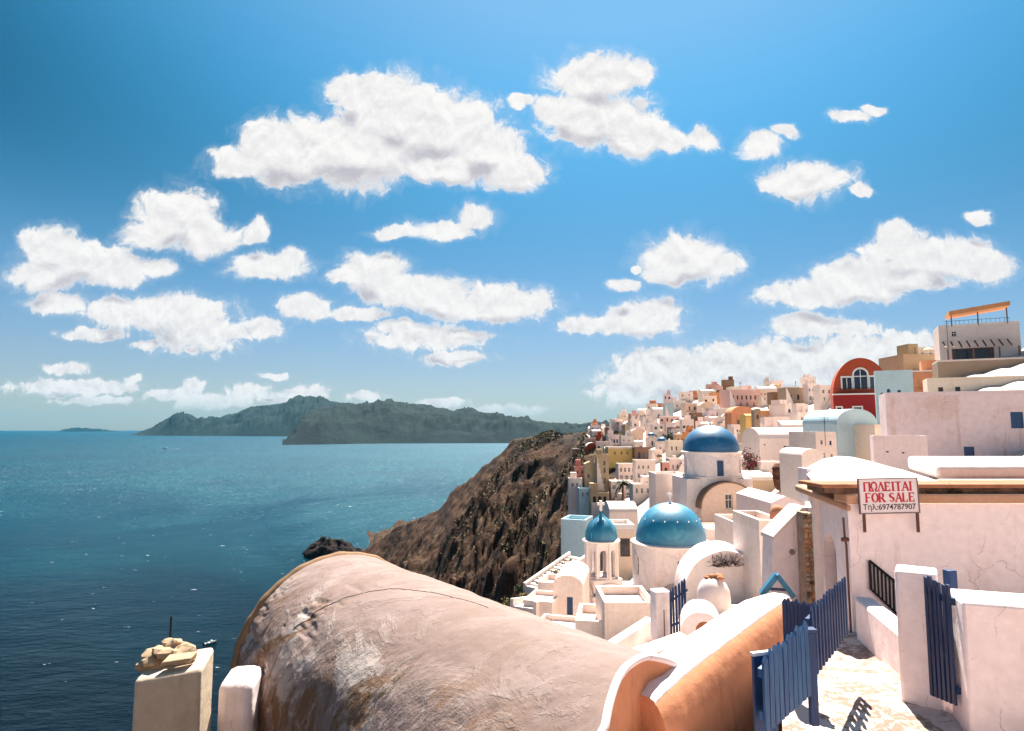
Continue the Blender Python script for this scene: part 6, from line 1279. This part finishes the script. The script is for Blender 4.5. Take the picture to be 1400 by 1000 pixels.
# ------------------------------------------------------------ plants, boats, wires
olive = leafmat('olive_leaf', (.035, .05, .018), (.07, .075, .03)); dry = leafmat('dry_leaf', (.20, .13, .03), (.10, .085, .025)); darkgreen = leafmat('dark_leaf', (.014, .028, .014), (.03, .045, .02)); pinkfl = leafmat('bougainvillea', (.30, .05, .07), (.035, .06, .025), 1.2)
def plants():
    for i, (u, v, Y, rx, rz, mt, lab) in enumerate(((702, 838, 52, 1.3, 1.1, dry, 'golden dry bush at the vault edge above the ravine'), (722, 826, 53, .9, .8, dry, 'smaller golden bush beside the white terrace slab'), (744, 806, 55, .9, .8, olive, 'olive green tuft on the cliff rim by the stairway'), (766, 793, 56, 1.2, 1.0, dry, 'yellow green bush between the stairway and the bell tower'), (786, 786, 57, 1.1, 1.1, dry, 'ochre shrub right behind the arched front chapel'), (792, 800, 54, .7, .6, olive, 'low green plant at the foot of the bell tower'), (713, 812, 58, .8, .9, olive, 'dark green tuft hanging over the ravine rim'))):
        bush('dry_bush', lab, at(u, v, Y), rx, rx * .8, rz, 420, .22, mt, 'bushes along the cliff rim', seed=i)
    bush('flowering_shrub', 'dark pink bougainvillea tumbling beside the upper church dome', at(1028, 645, 86), 1.9, 1.2, 3.2, 900, .28, pinkfl, seed=31); MARK.append((1028, 630, 'bougainvillea'))
    bush('dark_shrub', 'dark green shrub by the reddish rock face', at(1092, 676, 60), 1.0, .8, 1.7, 500, .2, darkgreen, seed=33)
    for i, (u, v, Y, r, h) in enumerate(((915, 614, 222, 2.4, 5.5), (926, 612, 225, 2.0, 4.5), (908, 618, 218, 1.6, 3.6))):
        t = thing('tree', ('tallest dark round tree beside the little blue domed chapel', 'dark tree just behind the tallest round tree', 'small dark tree lowest by the little chapel')[i], 'tree', at(u, v, Y), 0, 'dark trees on the slope'); m = MB(); m.tube([(0, 0, -1), (.1, 0, h * .5)], .2, 6, r1=.1); m.build('trunk', brownwood, t); m = MB(); r_ = np.random.default_rng(i)
        for k in range(700):
            d = r_.normal(size=3); d /= np.linalg.norm(d); q = r_.uniform(.5, 1.1) * (1 + .3 * math.sin(d[0] * 5 + i)); p = Vector((d[0] * r * q, d[1] * r * q, h * .62 + d[2] * h * .36 * q)); a = Vector(r_.normal(size=3)).normalized() * .45; b = a.cross(Vector(r_.normal(size=3))).normalized() * .2; m.add([p, p + a * .5 + b, p + a, p + a * .5 - b], [(0, 1, 2, 3)])
        m.build('crown', darkgreen, t)
    # palm
    Y = 150; c = at(852, 698, Y); t = thing('palm_tree', 'single dark palm tree in front of the arcaded white hotel', 'palm', c); h = 6.2; m = MB(); m.tube([(0, 0, -1), (.05, 0, h * .5), (0, 0, h)], .34, 8, r1=.26); m.build('trunk', brownwood, t)
    for k in range(22):
        az, el = k * 2.4, random.uniform(-.35, 1.1); d = Vector((math.cos(az), math.sin(az), 0)); m = MB(); prev = Vector((0, 0, h)); L = 2.4; rows = []
        for j in range(9): s_ = j / 8; p = Vector((0, 0, h)) + d * L * s_ * math.cos(el * (1 - s_ * .3)) + Vector((0, 0, L * (s_ * math.sin(el) - .75 * s_ * s_))); w = .34 * math.sin(math.pi * min(1, s_ * .9 + .08)); sd_ = Vector((-d.y, d.x, 0)) * w; rows.append([p - sd_ - Vector((0, 0, w * .6)), p, p + sd_ - Vector((0, 0, w * .6))])
        m.grid(rows); m.build('frond', darkgreen, t)
    # scrub over the cliff: countless
    r = np.random.default_rng(12); m = MB(); n = 0
    while n < 5200:
        u, Y = r.uniform(600, 850), r.uniform(90, 400); p = Vector(tz(u, Y)); q = Vector(tz(u + 2, Y)); qq = Vector(tz(u, Y + 3)); nz = (q - p).cross(qq - p).normalized().z
        if abs(nz) < .62 or vnoise(np.array([p.x * .04]), np.array([p.y * .04]), 3)[0] < .45: 
            if r.random() > .05: continue
        n += 1
        for k in range(5):
            a = Vector((r.normal(), r.normal(), abs(r.normal()) + .3)).normalized() * r.uniform(.5, 1.3); b = a.cross(Vector(r.normal(size=3))).normalized() * .35; s_ = p + Vector((r.normal() * .4, r.normal() * .4, .0)); m.add([s_ - b, s_ + a * .6 - b * .6, s_ + a, s_ + b], [(0, 1, 2, 3)])
    m.build('scrub', leafmat('cliff_scrub', (.06, .055, .022), (.14, .105, .04), .05), kind='stuff')
plants()

def boats():
    def hull(L, B, D, n=13):
        rows = []
        for i in range(n):
            s_ = i / (n - 1); x = -L / 2 + L * s_; w = B / 2 * (1 - max(0, (s_ - .45) / .55) ** 2.2) * (.82 + .18 * min(1, s_ * 4)); sh = D * (1 + .45 * s_ ** 2); k = max(.02, w)
            rows.append([(x, -k, sh), (x + .04 * L * s_, -k * .86, D * .35), (x, 0, -D * .45 * (1 - s_ ** 3)), (x + .04 * L * s_, k * .86, D * .35), (x, k, sh)])
        return rows
    c = at(288, 869, 343); c.z = 0; t = thing('motor_boat', 'small white motor boat drifting off the vault, dark engine at its stern', 'boat', c, R(52)); whitep = plain('boat_white', (.8, .8, .8), .3)
    h = hull(6.4, 2.3, .75); m = MB(); m.grid(h); m.add([h[0][k] for k in range(5)], [(0, 1, 2, 3, 4)]); m.build('hull', whitep, t, smooth=50)
    m = MB(); m.grid([[(r[0][0], r[0][1] * .86, r[0][2] - .18), (r[0][0], -r[0][1] * .86, r[0][2] - .18)] for r in h]); m.build('deck', plain('boat_deck', (.42, .42, .42), .6), t)
    m = MB(); m.hexa([(.2, -.7, .7), (1.7, -.55, .8), (1.7, .55, .8), (.2, .7, .7), (.3, -.6, 1.5), (1.0, -.5, 1.5), (1.0, .5, 1.5), (.3, .6, 1.5)]); m.build('cabin', whitep, t, bevel=.05)
    m = MB(); m.hexa([(1.05, -.5, 1.05), (1.62, -.45, 1.0), (1.62, .45, 1.0), (1.05, .5, 1.05), (1.0, -.46, 1.56), (1.1, -.44, 1.52), (1.1, .44, 1.52), (1.0, .46, 1.56)]); m.build('windscreen', glass, t)
    m = MB(); m.box(-3.75, -3.1, -.35, .35, .1, 1.25); m.box(-3.7, -3.4, -.12, .12, -.6, .1); m.build('outboard_engine', blackiron, t, bevel=.08)
    m = MB(); m.box(-1.9, -1.3, -.8, .8, .62, .95); m.build('bench', plain('boat_bench', (.12, .16, .2), .7), t, bevel=.05)
    c = at(226, 613.5, 3500); c.z = 0; t = thing('ferry_boat', 'distant white passenger boat with a short frothy wake near the far islands', 'boat', c, R(182))
    h = hull(30, 7, 2.6); m = MB(); m.grid(h); m.build('hull', whitep, t, smooth=50); m = MB(); m.box(-11, 6, -2.6, 2.6, 2.4, 5); m.box(-8, 2, -2.2, 2.2, 5.002, 7); m.build('deckhouse', whitep, t)
    m = MB(); r_ = np.random.default_rng(3); m.grid([[(-14 - k * 7, (-1.2 - k * .6) * (1 + .2 * r_.normal()), .06), (-14 - k * 7, (1.2 + k * .6) * (1 + .2 * r_.normal()), .06)] for k in range(10)]); m.build('wake', plain('foam_and_glitter', (.75, .8, .82), .9), t)
boats()

def antennas():
    for (u, v, Y, h, lab) in ((958, 552, 300, 3.2, 'thin television aerial above the cream skyline cottage'), (1088, 532, 300, 3.5, 'thin television aerial on the rust brown ruined wall'), (1012, 530, 316, 2.6, 'thin mast on the pink ridge mansion roof'), (1296, 470, 92, 3.4, 'slender lamp mast beside the tavern terrace'), (1128, 596, 62, 1.8, 'small aerial on the white stair block house')):
        t = thing('aerial', lab, 'aerial', at(u, v, Y)); m = MB(); m.tube([(0, 0, -1), (0, 0, h)], .04 * Y / 150 + .01, 5)
        for k in range(3): m.tube([(-.5 + .1 * k, 0, h * (.95 - .1 * k)), (.5 - .1 * k, 0, h * (.95 - .1 * k))], .025 * Y / 150 + .006, 4)
        m.build('mast', blackiron, t)
antennas()

# ------------------------------------------------------------ unseen houses added across the lane to bounce sunlight onto the near walls
def bounce_houses():
    for i, (x, Y, W, h, c) in enumerate(((-3.5, -9, 6.5, 6, 'white'), (3.2, -10, 6, 7, 'white'), (9.6, -9.5, 6.2, 6.2, 'cream'), (16.2, -8.5, 6.5, 7, 'white'))):
        house('white_house' if c == 'white' else 'cream_house', ('unseen added white two storey house across the lane with four blue shutters', 'unseen taller white house added in the middle of the lane', 'unseen cream house added in the lane beside the tallest white one', 'unseen added white house closing the far end of the lane')[i], 'house', (x, Y, H - 3.2), W, 6, h, c, math.pi, 'flat', [(-1.6, 1, .9, 1.3, 'blue', False), (1.6, 1, .9, 1.3, 'blue', False), (-1.6, 3.9, .9, 1.3, 'blue', False), (1.6, 3.9, .9, 1.3, 'blue', False), (0, .05, 1, 2.1, 'blue', False)], sink=2)
bounce_houses()
